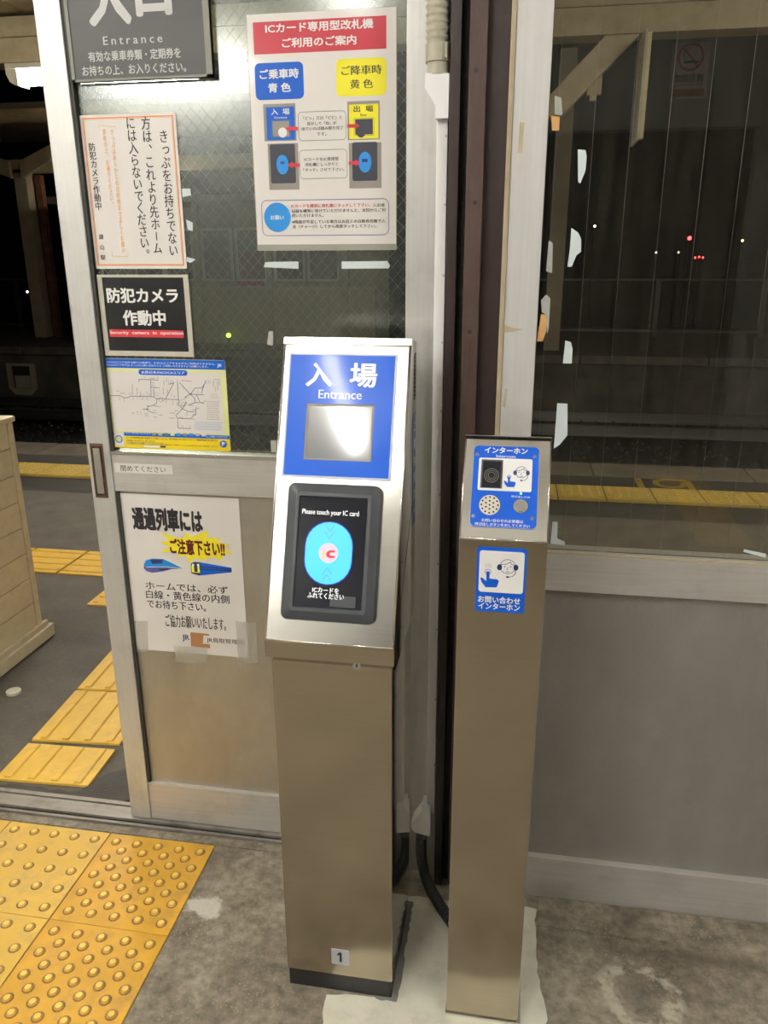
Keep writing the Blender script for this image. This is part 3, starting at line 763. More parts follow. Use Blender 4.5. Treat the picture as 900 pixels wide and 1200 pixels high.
# shelter on the far platform
sh = empty('waiting_shelter', (-5.6, 14.6, 0), 'dim waiting shelter with pale window frames on the far platform', 'shelter')
b = MB(); b.box(-8.55, -2.6, 14.5, 14.56, 0, 0.98, M['cream_dark']).box(-8.55, -2.6, 14.49, 14.57, 0.98, 1.04, M['cream_wood']); b.build('lower_wall', sh)
b = MB()
for x in (-8.60, -7.35, -5.98, -4.62, -3.2): b.box(x, x + 0.10, 14.46, 14.58, 0, 2.5, M['cream_dark'])
b.build('post', sh)
MB().box(-8.7, -2.5, 14.3, 16.2, 2.5, 2.62, M['cream_dark']).build('roof', sh)
MB().box(-8.55, -2.6, 16.0, 16.06, 0, 2.5, M['cream_dark']).build('back_wall', sh)
MB().box(-8.5, -8.42, 14.42, 14.5, 1.55, 2.35, M['cream_wood']).build('notice_box', sh)
for x in (-8.45, -7.9, -7.2, -6.6, -5.86, -5.20, -4.48, -3.85):
    fr = MB(); x1 = x + 0.60
    fr.box(x, x + .05, 14.49, 14.54, 1.13, 2.06, M['signframe']).box(x1 - .05, x1, 14.49, 14.54, 1.13, 2.06, M['signframe'])
    fr.box(x, x1, 14.49, 14.54, 2.01, 2.06, M['signframe']).box(x, x1, 14.49, 14.54, 1.13, 1.17, M['signframe'])
    f = fr.build('window', sh)
    MB().box(x + .05, x1 - .05, 14.51, 14.52, 1.17, 2.01, M['gfar']).build('pane', f)
MB().box(-5.22, -4.72, 14.60, 14.64, 0.45, 1.65, M['redreflect']).build('red_reflection', sh)  # board standing in for a red reflection in the door glass
t = empty('indicator_lamp', (-5.36, 14.3, 0), 'tiny yellow-green lamp glowing behind the door glass below the red reflection', 'lamp')
MB().box(-5.38, -5.34, 14.30, 14.34, 0, 0.12, M['grey_metal']).build('stand', t); MB().sphere((-5.36, 14.32, 0.16), 0.045, M['led_yg'], 12, 8).build('lamp', t)
for k in range(7):
    for q in range(22):
        if q == 0 and k == 0:
            pk = MB().box(-0.13, 0.13, 14.485, 14.50, 0.005, 0.135, M['cream_dark']).build('panel', sh); pk.location = (-8.36, 0, 0); continue
        place(pk, sh, (-8.36 + 0.265 * q, 0, 0.14 * k))

# far canopy: posts, braces, long beam, added lamp
cn = empty('far_canopy', (-9.7, 15.1, 0), 'dim timber canopy with braced cream posts across the tracks', 'canopy')
for x in (-9.83, 0.42):
    MB().box(x, x + 0.26, 14.0 if x > 0 else 15.1, 14.26 if x > 0 else 15.36, 0, 3.2 if x < 0 else 4.6, M['cream_dark'], 0.01).build('post', cn)
for x in (-9.52,):
    MB().box(x, x + 0.13, 15.3, 15.43, 0, 3.1, M['rust']).build('drainpipe', cn)
MB().box(-30, -3.0, 15.1, 15.3, 3.12, 3.36, M['cream_dark']).build('long_beam', cn)
for x0, x1 in ((-9.83, -12.2), (-9.60, -7.6)):
    MB().prism([(x0, 3.02), (x0, 3.32), ((x0 + x1) / 2, 3.72), (x1, 3.95), (x1, 3.78), ((x0 + x1) / 2, 3.50)], 'y', 15.0, 15.1, M['cream_dark']).build('brace', cn, fix=True)
MB().box(-30, -3.0, 13.8, 17.5, 4.0, 4.1, M['cream_dark']).build('roof', cn)
ol = MB(); ol.box(-7.75, -6.55, 14.45, 14.58, 2.86, 2.92, M['fixture'])
t = empty('far_platform_fill', (-7.15, 14.5, 2.9), 'added fill lamp under the far canopy, hidden behind the orange-edged notice', 'lamp')  # unseen lamp added to light the far shelter and posts
ol.build('housing', t)
MB().cyl((-7.72, 14.5, 2.83), (-6.58, 14.5, 2.83), 0.03, M['tubeC']).build('tube', t)

# steel fence along the back of the far platform
fe = empty('railing', (-11, 16.9, 0), 'thin grey steel railing along the back of the far platform', 'railing')
MB().box(-30, 15, 16.9, 16.94, 1.08, 1.12, M['grey_metal']).build('top_rail', fe); MB().box(-30, 15, 16.9, 16.94, 0.09, 0.13, M['grey_metal']).build('bottom_rail', fe)
fpst = MB().box(-0.04, 0.04, 16.88, 16.96, 0, 1.12, M['grey_metal']).build('post', fe)
fpst.location = (-11.32, 0, 0)
for k in range(-8, 14):
    if k: place(fpst, fe, (-11.32 + 2.0 * k, 0, 0))

# distant lights in the dark beyond the station
for (x, z), r, m, lb in zip(((-25.82, 1.66), (-26.14, -0.08), (3.22, 2.95), (7.49, 2.39), (7.83, 1.54), (8.00, 1.57), (8.17, 1.54), (9.80, 2.27), (6.08, 1.77), (7.07, 1.77)),
                           (.05, .05, .05, .085, .04, .04, .04, .05, .035, .035),
                           ('far_white', 'far_white', 'far_white', 'far_red', 'far_red', 'far_red', 'far_red', 'far_yellow', 'far_white', 'far_yellow'),
                           ('small white far light above the railing seen through the doorway', 'small white far light low behind the railing seen through the doorway',
                            'white point of light, leftmost in the dark window', 'largest red signal light in the dark window', 'left one of three small red lights in a row',
                            'middle one of three small red lights in a row', 'right one of three small red lights in a row', 'yellowish point of light, rightmost in the dark window',
                            'faint pale light left of the big red signal', 'faint yellow light just under the big red signal')):
    t = empty('signal_light', (x, 40, 0), lb, 'light')
    MB().cyl((x, 40.1, -1.5), (x, 40.1, z), 0.03, M['soil'], seg=6).build('mast', t)
    MB().sphere((x, 40, z), r, M[m], 12, 8).build('lamp', t)

# ------------------------------------------------------------------ near canopy over the platform
ca = empty('platform_canopy', (0, 5, 0), 'cream timber canopy over the platform: long beam, boards and brace', 'canopy')
MB().box(-9, 6, 4.98, 5.12, 2.795, 2.905, M['cream_wood'], 0.003).build('beam', ca)
MB().box(-9, 6, 4.97, 5.14, 2.655, 2.790, M['cream_wood'], 0.003).build('beam', ca)
pl = MB().box(-0.084, 0.084, 1.79, 5.35, 2.925, 2.945, M['cream_wood']).build('board', ca)
pl.location = (-4.5, 0, 0)
for k in range(1, 60): place(pl, ca, (-4.5 + 0.1735 * k, 0, 0))
MB().box(-9, 6, 1.78, 5.4, 2.99, 3.05, M['cream_dark']).build('roof', ca)
MB().prism([(0.105, 2.375), (0.105, 2.27), (0.13, 2.255), (0.17, 2.262), (0.565, 2.655), (0.385, 2.655)], 'y', 4.99, 5.09, M['cream_wood']).build('brace', ca, fix=True)
MB().box(0.31, 0.385, 5.0, 5.05, 2.37, 2.47, M['cream_wood']).box(0.325, 0.36, 5.0, 5.05, 2.345, 2.37, M['cream_wood']).build('bracket_block', ca)
MB().box(-0.03, 0.105, 4.98, 5.12, 0, 2.66, M['cream_wood'], 0.004).build('post', ca)
MB().box(5.0, 5.14, 4.98, 5.12, 0, 2.66, M['cream_wood'], 0.004).build('post', ca)
MB().box(-5.0, -4.86, 4.98, 5.12, 0, 2.66, M['cream_wood'], 0.004).build('post', ca)
hs = empty('hanging_sign', (0.58, 4.8, 2.4), 'narrow wooden name board hanging edge-on from the platform beam', 'sign')
MB().box(0.578, 0.625, 4.96, 5.02, 2.135, 2.656, M['cream']).build('edge_post', hs)
MB().box(0.565, 0.578, 4.74, 5.0, 2.10, 2.62, M['signframe']).build('board', hs)
S = Sheet([(0, 0), (26, 0), (26, 52), (0, 52)], 0.26, 0.52, (0.5645, 5.0, 2.62), U=(0, -1, 0), V=(0, 0, -1), N=(-1, 0, 0))
S.vtext('ワンマン乗車口', 13, 6, 13, 46, 7, M['ink_soft'], 1, 0.02)
S.flush('lettering', hs)

lampP = empty('platform_lamp', (-2.55, 5.05, 2.65), 'glowing tube lamp in a cream housing under the canopy beam', 'lamp')
b = MB(); b.box(-3.20, -1.90, 4.98, 5.12, 2.625, 2.655, M['fixture'])
b.prism([(-3.205, 2.655), (-3.205, 2.60), (-3.185, 2.555), (-3.15, 2.535), (-3.13, 2.535), (-3.13, 2.655)], 'y', 4.99, 5.11, M['fixture'])
b.prism([(-1.895, 2.655), (-1.895, 2.60), (-1.915, 2.555), (-1.95, 2.535), (-1.97, 2.535), (-1.97, 2.655)], 'y', 4.99, 5.11, M['fixture'])
b.build('housing', lampP, fix=True)
MB().cyl((-3.13, 5.05, 2.575), (-1.97, 5.05, 2.575), 0.034, M['tubeC'], seg=20).build('tube', lampP)
lp2 = copy_tree(lampP, None, (3.0, 5.05, 2.65), 'added fill lamp on the same canopy beam further right, past the brace')  # unseen copy added for more light on the platform

for x0, lb in ((1.3, 'added fill lamp under the station eaves above the right window'), (-3.6, 'added fill lamp under the station eaves left of the doorway')):  # unseen lamps added to brighten the canopy beam and the cream partition
    t = empty('eaves_fill', (x0 + .6, 2.3, 2.9), lb, 'lamp')
    MB().box(x0, x0 + 1.2, 2.25, 2.35, 2.86, 2.924, M['fixture']).build('housing', t)
    MB().cyl((x0 + .03, 2.3, 2.82), (x0 + 1.17, 2.3, 2.82), 0.03, M['fillD'], seg=16).build('tube', t)

# ------------------------------------------------------------------ cream boarded partition on the platform
pt = empty('boarded_partition', (-2.2, 2.3, 0), 'low cream partition of painted boards standing left of the doorway outside', 'partition')
MB().box(-2.60, -1.916, 1.80, 2.672, 0.0, 0.905, M['cream_dark']).build('core', pt)
zs = [0.0675 + 0.107 * k for k in range(8)] + [0.915]
lz = 0.055
for z in zs:
    MB().box(-1.917, -1.900, 1.80, 2.660, lz + 0.0015, z - 0.0015, M['cream'], 0.002).build('board', pt)
    MB().box(-2.60, -1.917, 2.672, 2.688, lz + 0.0015, z - 0.0015, M['cream'], 0.002).build('board', pt)
    lz = z
MB().box(-1.917, -1.894, 2.662, 2.690, 0.05, 0.915, M['cream'], 0.003).build('corner_strip', pt)
MB().box(-2.62, -1.886, 1.79, 2.700, 0.915, 0.938, M['cream'], 0.006).build('cap_board', pt)
b = MB(); b.box(-1.899, -1.872, 1.80, 2.735, 0.0, 0.052, M['cream'], 0.004).box(-2.60, -1.90, 2.69, 2.735, 0.0, 0.052, M['cream'], 0.004)
b.box(-1.899, -1.884, 1.80, 2.715, 0.052, 0.075, M['cream'], 0.003); b.build('plinth', pt)

# ------------------------------------------------------------------ sliding door
dr = empty('door_1', (-0.6, 1.72, 0), 'aluminium sliding door leaf, half glazed with wired glass, standing open', kind='structure')
DX0, DX1, GX0, GX1 = -1.0105, -0.168, -0.9445, -0.2290
MB().box(DX0, -0.952, 1.700, 1.742, 0.012, 2.19, M['alu'], 0.0015).build('stile', dr)
MB().box(GX1, DX1, 1.700, 1.742, 0.012, 2.19, M['alu'], 0.0015).build('stile', dr)
MB().box(-0.952, GX1, 1.703, 1.740, 0.966, 1.0655, M['alu_h'], 0.0015).box(-0.952, GX1, 1.7008, 1.704, 1.0585, 1.0655, M['steel_edge']).build('middle_rail', dr)
MB().box(-0.952, GX1, 1.703, 1.740, 0.012, 0.124, M['alu_h'], 0.0015).box(-0.952, GX1, 1.7005, 1.712, 0.124, 0.130, M['alu_h'], 0.001).build('bottom_rail', dr)
MB().box(-0.952, GX1, 1.703, 1.740, 2.10, 2.19, M['alu_h'], 0.0015).build('top_rail', dr)
MB().box(-0.9520, -0.9445, 1.704, 1.738, 0.130, 0.966, M['rubber']).box(-0.9520, -0.9445, 1.704, 1.738, 1.0655, 2.10, M['rubber']).box(GX1 - .003, GX1, 1.704, 1.738, 1.0655, 2.10, M['rubber']).build('gasket', dr)
MB().box(-0.9445, GX1, 1.7125, 1.7165, 0.130, 0.966, M['ribA']).build('lower_panel', dr)
MB().box(-0.9445, GX1 - .003, 1.7150, 1.7190, 1.0655, 2.10, M['gdoor']).build('glass_pane', dr)
b = MB(); b.box(-1.0020, -0.9690, 1.6985, 1.701, 0.949, 1.084, M['rust'])
b.box(-0.9985, -0.9725, 1.6975, 1.6990, 0.955, 1.078, M['darkgap'])
h = b.build('pull_handle', dr)
MB().box(-0.9940, -0.9765, 1.6960, 1.6980, 0.960, 1.073, M['steel_edge'], 0.0008).build('finger_cup', h)
b = MB(); px, sl_ = 0.0235, 1.12
def wire(x0, z0, x1, z1):
    b.tube([(x0, 1.7172, z0), (x1, 1.7172, z1)], 0.00032, M['wire'], 3)
zlo, zhi, xlo, xhi = 1.066, 2.10, -0.944, -0.233
c = xlo - (zhi - zlo) / sl_
while c < xhi:
    for sgn in (1, -1):
        # line z = zlo + sl*(x-c) or mirrored
        xa = max(xlo, c); za = zlo + sl_ * (xa - c); xb = min(xhi, c + (zhi - zlo) / sl_); zb = zlo + sl_ * (xb - c)
        if xb > xa:
            if sgn > 0: wire(xa, za, xb, zb)
            else: wire(xlo + xhi - xa, za, xlo + xhi - xb, zb)
    c += px
b.build('wire_mesh', dr, kind='stuff')
# bits left on the door glass
def scrap(name, pts, y, m, label, group=None, t=0.0004):
    p0 = pts[0]
    return MB().prism(pts, 'y', y - t, y, M[m]).build(name, loc=(p0[0], y, p0[1]), label=label, cat='tape scrap', group=group, fix=True)
YG = 1.7149
scrap('tape_scrap', [(-0.7264, 1.646), (-0.7071, 1.6457), (-0.7063, 1.6321), (-0.7259, 1.629)], YG, 'tape_white', 'upper white tape stub sticking out beside the orange-edged notice')
scrap('tape_scrap', [(-0.722, 1.5843), (-0.707, 1.5773), (-0.7084, 1.5599), (-0.7198, 1.5635)], YG, 'tape_white', 'middle white tape stub beside the orange-edged notice')
scrap('tape_scrap', [(-0.7265, 1.5072), (-0.7053, 1.5018), (-0.7197, 1.4947), (-0.7293, 1.4983)], YG, 'tape_white', 'lowest white tape stub, at the bottom right of the orange-edged notice')
scrap('tape_scrap', [(-0.5483, 1.496), (-0.4741, 1.4967), (-0.4747, 1.4818), (-0.5527, 1.4854)], YG, 'tape_white', 'pale torn strip of tape under the left of the laminated guide')
scrap('tape_scrap', [(-0.3796, 1.4964), (-0.2813, 1.497), (-0.2758, 1.4884), (-0.2777, 1.4824), (-0.3799, 1.4817)], YG, 'tape_white', 'pale torn strip of tape under the right of the laminated guide')
scrap('tape_scrap', [(-0.548, 1.35), (-0.5381, 1.3501), (-0.5397, 1.3185), (-0.5534, 1.3202), (-0.5508, 1.3333)], YG, 'tape_grey', 'small grey tape scrap left of the gate machine top')
scrap('tape_scrap', [(-0.5562, 1.1027), (-0.5418, 1.1032), (-0.5432, 1.0749), (-0.5555, 1.0744)], YG, 'tape_grey', 'small grey tape scrap at the foot of the glass beside the gate machine')

# ------------------------------------------------------------------ jamb, brown column, window
MB().box(-0.232, -0.147, 1.640, 1.698, 0, 2.3, M['alu'], 0.001).build('door_jamb', kind='structure')
bc = empty('column', (-0.09, 1.62, 0), 'dark brown painted timber column between the door and the window', kind='structure')
MB().box(-0.1465, -0.1270, 1.598, 1.76, 0.0, 2.98, M['brownA'], 0.001).build('edge_board', bc)
MB().box(-0.1270, -0.1105, 1.622, 1.75, 0.0, 2.98, M['darkgap']).build('gap_filler', bc)
MB().box(-0.1105, -0.0795, 1.572, 1.64, 0.03, 2.98, M['brownB'], 0.001).build('face_board', bc)
MB().box(-0.0795, -0.0400, 1.596, 1.76, 0.0, 2.98, M['brownA'], 0.001).build('edge_board', bc)
b = MB(); b.box(-0.0400, -0.0360, 1.594, 1.66, 0.0, 2.32, M['beige_strip']).box(-0.0362, -0.0315, 1.5965, 1.66, 0, 2.32, M['beige_strip']); b.build('sealant_strip', bc)
for z, x in ((1.60, -0.093), (1.82, -0.098), (1.365, -0.096), (1.10, -0.095)):
    MB().cyl((x, 1.5725, z), (x, 1.570, z), 0.004, M['darkgap'], seg=10).build('screw_hole', bc)

wn = empty('window_1', (0.8, 1.62, 0), 'aluminium framed window wall with wired glass over a ribbed panel', kind='structure')
MB().box(-0.0312, 0.0328, 1.600, 1.66, 0, 2.32, M['alu_white'], 0.0015).build('stile', wn)
MB().box(1.74, 1.80, 1.600, 1.66, 0, 2.32, M['alu_white'], 0.0015).build('stile', wn)
MB().box(0.0328, 1.74, 1.602, 1.655, 0.8185, 0.9070, M['alu_h'], 0.0015).box(0.0328, 1.74, 1.6005, 1.604, 0.9035, 0.9085, M['beige_strip']).build('middle_rail', wn)
MB().box(0.0328, 1.74, 1.602, 1.655, 0.0, 0.1165, M['alu_h'], 0.0015).build('bottom_rail', wn)
MB().box(0.0328, 1.74, 1.602, 1.655, 2.25, 2.32, M['alu_h'], 0.0015).build('top_rail', wn)
MB().box(0.0328, 1.74, 1.618, 1.623, 0.1165, 0.8185, M['ribB']).build('lower_panel', wn)
MB().box(0.0328, 1.74, 1.616, 1.620, 0.9085, 2.25, M['gwin']).build('glass_pane', wn)
b = MB()
k = 0
x = 0.050
while x < 1.74:
    b.tube([(x, 1.618, 0.91), (x, 1.618, 2.25)], 0.00028, M['wire'], 3); x += 0.0655
b.build('wire', wn, kind='stuff')
def stain(pts, m='beige_strip', y=1.6000):
    MB().prism(pts, 'y', y - 0.0003, y, M[m]).build('tape_stain', wn, fix=True)
stain([(-0.0178, 1.7378), (-0.0093, 1.7361), (-0.0105, 1.7135), (-0.0107, 1.6863), (-0.0192, 1.6865), (-0.0181, 1.7109)])
stain([(-0.0317, 1.3783), (-0.0149, 1.372), (0.0067, 1.3689), (-0.0145, 1.3638), (-0.0327, 1.3619)])
stain([(-0.023, 1.2529), (-0.0178, 1.2513), (-0.0213, 1.2132), (-0.0265, 1.2165)])
YW = 1.6159
scrap('tape_scrap', [(0.0895, 1.6916), (0.1033, 1.6899), (0.1064, 1.6798), (0.1059, 1.6552), (0.0982, 1.6334), (0.0941, 1.6365)], YW, 'tape_white', 'tall white tape scrap near the top left of the window')
scrap('tape_scrap', [(0.0872, 1.556), (0.1004, 1.5475), (0.1067, 1.536), (0.1083, 1.513), (0.1001, 1.5069), (0.0928, 1.4859), (0.0848, 1.486), (0.0872, 1.5208)], YW, 'tape_white', 'curved white tape scrap, second from the top of the window')
scrap('tape_scrap', [(0.0899, 1.3471), (0.1008, 1.3439), (0.1049, 1.3308), (0.1052, 1.3024), (0.0879, 1.3021)], YW, 'tape_white', 'white tape scrap halfway down the left of the window')
scrap('tape_scrap', [(0.082, 1.2226), (0.1023, 1.2223), (0.1066, 1.1576), (0.0925, 1.1375), (0.081, 1.1291)], YW, 'tape_white', 'white tape scrap level with the top of the intercom post')
scrap('tape_scrap', [(0.0881, 0.9703), (0.0987, 0.9708), (0.1001, 0.9336), (0.1166, 0.9268), (0.1171, 0.9191), (0.0866, 0.9212)], YW, 'tape_white', 'L-shaped white tape scrap low on the window glass')
scrap('tape_scrap', [(0.4761, 0.9314), (0.52, 0.9238), (0.5195, 0.9153), (0.4752, 0.9258)], YW, 'tape_white', 'thin white tape sliver at the lower right of the window')
scrap('tape_residue', [(0.0384, 1.7484), (0.0538, 1.7465), (0.0537, 1.7239), (0.0414, 1.7243)], YW, 'tape_orange', 'upper orange tape residue at the window edge by the frame')
scrap('tape_residue', [(0.04, 1.3974), (0.0515, 1.3958), (0.0516, 1.3664), (0.0462, 1.3449), (0.0346, 1.3447)], YW, 'tape_orange', 'lower orange tape residue at the window edge by the frame')
scrap('tape_residue', [(0.0425, 1.7818), (0.0549, 1.7773), (0.0582, 1.7492), (0.0444, 1.751)], YW, 'tape_grey', 'greyish glue patch above the upper orange residue')
scrap('tape_residue', [(0.0466, 1.5334), (0.0549, 1.5287), (0.0566, 1.4742), (0.0451, 1.4774)], YW, 'tape_grey', 'grey glue patch between the two orange residues')
scrap('tape_residue', [(0.0385, 1.4233), (0.0476, 1.4345), (0.0562, 1.4266), (0.0564, 1.3698), (0.0538, 1.3582), (0.0499, 1.3958), (0.0414, 1.4006)], YW, 'tape_grey', 'ragged grey glue patch round the lower orange residue')

# ------------------------------------------------------------------ cable duct and conduits
cd = empty('cable_duct', (-0.16, 1.63, 0.14), 'white plastic cable duct with flared ends running down beside the brown column', 'cable duct')
MB().box(-0.1712, -0.1500, 1.616, 1.640, 0.20, 1.76, M['pvc'], 0.0015).build('duct', cd)
def flare(z0, z1, z2, z3, name):
    """end cover: full width between z0 and z1, narrowing to the duct at z2, then a neck to z3"""
    b = MB()
    b.prism([(-0.1495, z0), (-0.192, z0), (-0.194, z0 + (z1 - z0) * .15), (-0.194, z1), (-0.1735, z2), (-0.1735, z3), (-0.1488, z3)], 'y', 1.604, 1.640, M['pvc'])
    return b.build(name, cd, fix=True)
b = MB(); b.prism([(-0.1478, 1.822), (-0.1915, 1.824), (-0.1925, 1.800), (-0.1725, 1.770), (-0.1725, 1.748), (-0.1485, 1.748)], 'y', 1.600, 1.640, M['pvc']); b.build('end_cover', cd, fix=True)
b = MB(); b.prism([(-0.1585, 0.143), (-0.196, 0.150), (-0.205, 0.160), (-0.205, 0.178), (-0.180, 0.218), (-0.180, 0.235), (-0.1585, 0.218)], 'y', 1.600, 1.640, M['pvc']); 
e = b.build('end_cover', cd, fix=True)
for z in (1.795, 1.72, 1.60, 1.47, 1.34, 1.20, 1.02, 0.86, 0.70, 0.52, 0.34):
    MB().cyl((-0.1525, 1.6165, z), (-0.1525, 1.6145, z), 0.0028, M['label_silver'], seg=8).build('screw', cd)
cv = empty('conduit', (-0.172, 1.62, 2.0), 'beige corrugated conduit entering the top of the white duct', 'conduit')
pts = []; rs = []
n = 190
for i in range(n + 1):
    z = 1.868 + (2.45 - 1.868) * i / n
    off = 0.02 * max(0, (z - 1.9)) * 1.0
    pts.append((-0.172 - off, 1.618, z)); rs.append(0.0205 + 0.0016 * math.sin(i * PI / 2 * 1.0))
MB().tube(pts, rs, M['conduit'], 18).build('corrugated_hose', cv)
b = MB(); b.cyl((-0.1705, 1.618, 1.843), (-0.1705, 1.618, 1.872), 0.0235, M['conduit'], seg=24).cyl((-0.1700, 1.618, 1.822), (-0.1700, 1.618, 1.845), 0.0205, M['conduit'], seg=24)
b.box(-0.156, -0.152, 1.592, 1.60, 1.846, 1.870, M['conduit']); b.build('connector', cv)
cb = empty('drain_conduit', (-0.17, 1.60, 0.1), 'black corrugated conduit curving from the white duct to the intercom post', 'conduit')
P0 = [Vector((-0.180, 1.616, 0.140)), Vector((-0.182, 1.612, 0.07)), Vector((-0.165, 1.585, 0.012)), Vector((-0.05, 1.46, 0.024))]
P0 = [Vector((-0.181, 1.616, 0.142)), Vector((-0.188, 1.608, 0.022)), Vector((-0.158, 1.560, 0.012)), Vector((-0.045, 1.405, 0.020))]
pts = []; rs = []; n = 220
for i in range(n + 1):
    t = i / n; q = (1 - t) ** 3 * P0[0] + 3 * (1 - t) ** 2 * t * P0[1] + 3 * (1 - t) * t * t * P0[2] + t ** 3 * P0[3]
    pts.append(q); rs.append(0.0130 + 0.0012 * math.sin(i * PI / 2))
MB().tube(pts, rs, M['blackpipe'], 16).build('corrugated_hose', cb)
MB().cyl((-0.181, 1.616, 0.128), (-0.181, 1.616, 0.1425), 0.0145, M['greycoll'], seg=20).build('collar', cb)

# ------------------------------------------------------------------ ceiling lamps inside, two seen mirrored and two added
def tube_lamp(name, x0, x1, y0, y1, m, label, drop=0.0):
    cx, cy = (x0 + x1) / 2, (y0 + y1) / 2
    t = empty(name, (cx, cy, 2.98), label, 'lamp')
    w = 0.07
    if drop:
        for p in ((x0 * .8 + x1 * .2, y0 * .8 + y1 * .2), (x0 * .2 + x1 * .8, y0 * .2 + y1 * .8)): MB().cyl((p[0], p[1], 2.98), (p[0], p[1], 2.975 - drop), 0.008, M['fixture'], seg=8).build('stem', t)
    d = drop
    if abs(x1 - x0) > abs(y1 - y0): MB().prism([(cy - .03, 2.93 - d), (cy + .03, 2.93 - d), (cy + w, 2.979 - d), (cy - w, 2.979 - d)], 'x', x0, x1, M['fixture']).build('housing', t, fix=True)
    else: MB().prism([(cx - .03, 2.93 - d), (cx + .03, 2.93 - d), (cx + w, 2.979 - d), (cx - w, 2.979 - d)], 'y', y0, y1, M['fixture']).build('housing', t, fix=True)
    MB().cyl((x0, y0, 2.885 - d), (x1, y1, 2.885 - d), 0.030, m, seg=16).build('tube', t)
    for p in ((x0, y0), (x1, y1)): MB().box(p[0] - .02, p[0] + .02, p[1] - .02, p[1] + .02, 2.86 - d, 2.935 - d, M['fixture']).build('socket', t)
tube_lamp('ceiling_lamp', -0.97, -0.97, -1.55, -0.42, M['tube'], 'ceiling tube lamp over the hall, mirrored in the gate display')
tube_lamp('ceiling_lamp', -3.00, -1.86, -2.35, -2.35, M['tubeB'], 'hanging tube lamp along the back wall, mirrored in the door glass', 0.14)
tube_lamp('ceiling_lamp', 1.35, 1.35, -0.75, 0.40, M['tube'], 'added fill lamp on the right, over the window side of the hall')  # added to lift the underlit right side
tube_lamp('ceiling_lamp', -2.25, -2.25, -0.35, 0.80, M['tube'], 'added fill lamp on the left, over the doorway side of the hall')  # added to throw more light on the floor and tiles

# ------------------------------------------------------------------ notices on the door
def sheet_thing(name, loc, label, cat, group=None): return empty(name, loc, label, cat, group)

# 1. dark grey entrance sign hung across the top of the door
t = sheet_thing('entrance_sign', (-0.79, 1.706, 1.8528), 'dark grey entrance sign with large white characters at the top of the door', 'sign')
S = Sheet([(212, 0), (737, 0), (752, 272), (258, 290)], 0.3062, 0.1502, (-0.9407, 1.6985, 2.003))
S.slab(0, -0.105, 0.3062, 0.1502, 0.012, M['signgrey']); S.flush('sign_face', t)
S.slab(-0.0005, -0.105, 0.007, 0.1502, 0.015, M['signedge'], front=0.002); S.slab(0.2935, -0.105, 0.3062, 0.1502, 0.015, M['signedge'], front=0.002)
S.slab(-0.0005, 0.1455, 0.3062, 0.1502, 0.015, M['signedge'], front=0.002); S.flush('edge_frame', t)
S.text('入', 312, 9, 460, 9, 172, M['grey_print'], bold=0.045); S.text('口', 490, -4, 606, -6, 146, M['grey_print'], bold=0.045)
S.text('Entrance', 370, 150, 583, 147, 29, M['grey_print'], bold=0.012, space=1.45)
S.text('有効な乗車券類・定期券を', 315, 202, 646, 197, 34, M['grey_print'], bold=0.022); S.text('お持ちの上、お入りください。', 293, 249, 664, 243, 33, M['grey_print'], bold=0.022)
S.flush('lettering', t)

# 2. orange-edged notice, vertical writing
t = sheet_thing('ticket_notice', (-0.835, 1.713, 1.48), 'laminated white notice with orange border and vertical black writing', 'notice')
W_, H_ = 0.2150, 0.3110
S = Sheet([(15, 72), (522, 55), (582, 868), (105, 880)], W_, H_, (-0.9425, 1.7130, 1.7935))
S.slab(0, 0, W_, H_, 0.0012, M['laminate'], r=0.003); S.flush('paper', t)
S.lrect(0.0055, 0.0055, W_ - 0.0055, H_ - 0.0065, M['orange'], 1, line=0.0022); S.lrect(0.0087, 0.0087, W_ - 0.0087, H_ - 0.0097, M['orange_soft'], 1, line=0.0008)
S.flush('border', t)
S.vtext('きっぷをお持ちでない', 462, 183, 512, 775, 47, M['ink'], bold=0.012, hs=1.22)
S.vtext('方は、これより先ホーム', 369, 115, 430, 765, 47, M['ink'], bold=0.012, hs=1.2)
S.vtext('には入らないでください。', 288, 113, 368, 798, 47, M['ink'], bold=0.012, hs=1.2)
S.vtext('きっぷはあらかじめ目的地まで正しくお買い', 190, 160, 250, 780, 20, M['orange_soft'], hs=1.3, bold=0.01)
S.vtext('求めの上、お通りください。', 148, 160, 192, 540, 20, M['orange_soft'], hs=1.3, bold=0.01)
S.line([(118, 140), (117, 126), (207, 132), (208, 146)], 0.0007, M['orange_soft']); S.line([(190, 795), (191, 812), (275, 812), (274, 792)], 0.0007, M['orange_soft'])
S.vtext('防犯カメラ作動中', 83, 240, 117, 550, 34, M['ink'], bold=0.02, hs=1.1); S.vtext('湖山駅', 131, 712, 142, 820, 24, M['ink'], bold=0.015)
S.flush('lettering', t)

# 3. laminated guide to the card gate
t = sheet_thing('gate_guide', (-0.413, 1.713, 1.517), 'laminated white guide with crimson banner and blue and yellow boxes on the door glass', 'notice')
W_, H_ = 0.3030, 0.4440
O3 = (-0.5641, 1.7125, 1.9628)
def c3(x, y): return (270 + x / 4.0909, y / 4.0909)
def c4(x, y): return (280 + x / 4.2857, 100 + y / 4.2857)
Q3 = [(288, 17), (465.6, 7.3), (463, 293.7), (303, 295)]
S = Sheet(Q3, W_, H_, O3)
S.slab(0, 0, W_, H_, 0.0012, M['tape_clear'], r=0.003); S.slab(0.0015, 0.001, W_ - 0.0015, H_ - 0.0125, 0.0010, M['laminate'], front=0.0001); S.flush('paper', t)
def k3(q): return [((x - 270) * 4.0909, y * 4.0909) for x, y in q]
def k4(q): return [((x - 280) * 4.2857, (y - 100) * 4.2857) for x, y in q]
A3 = Sheet(k3(Q3), W_, H_, O3); A4 = Sheet(k4(Q3), W_, H_, O3)
A3.rect(112, 190, 748, 156, 160, M['crimson']); A3.flush('banner', t)
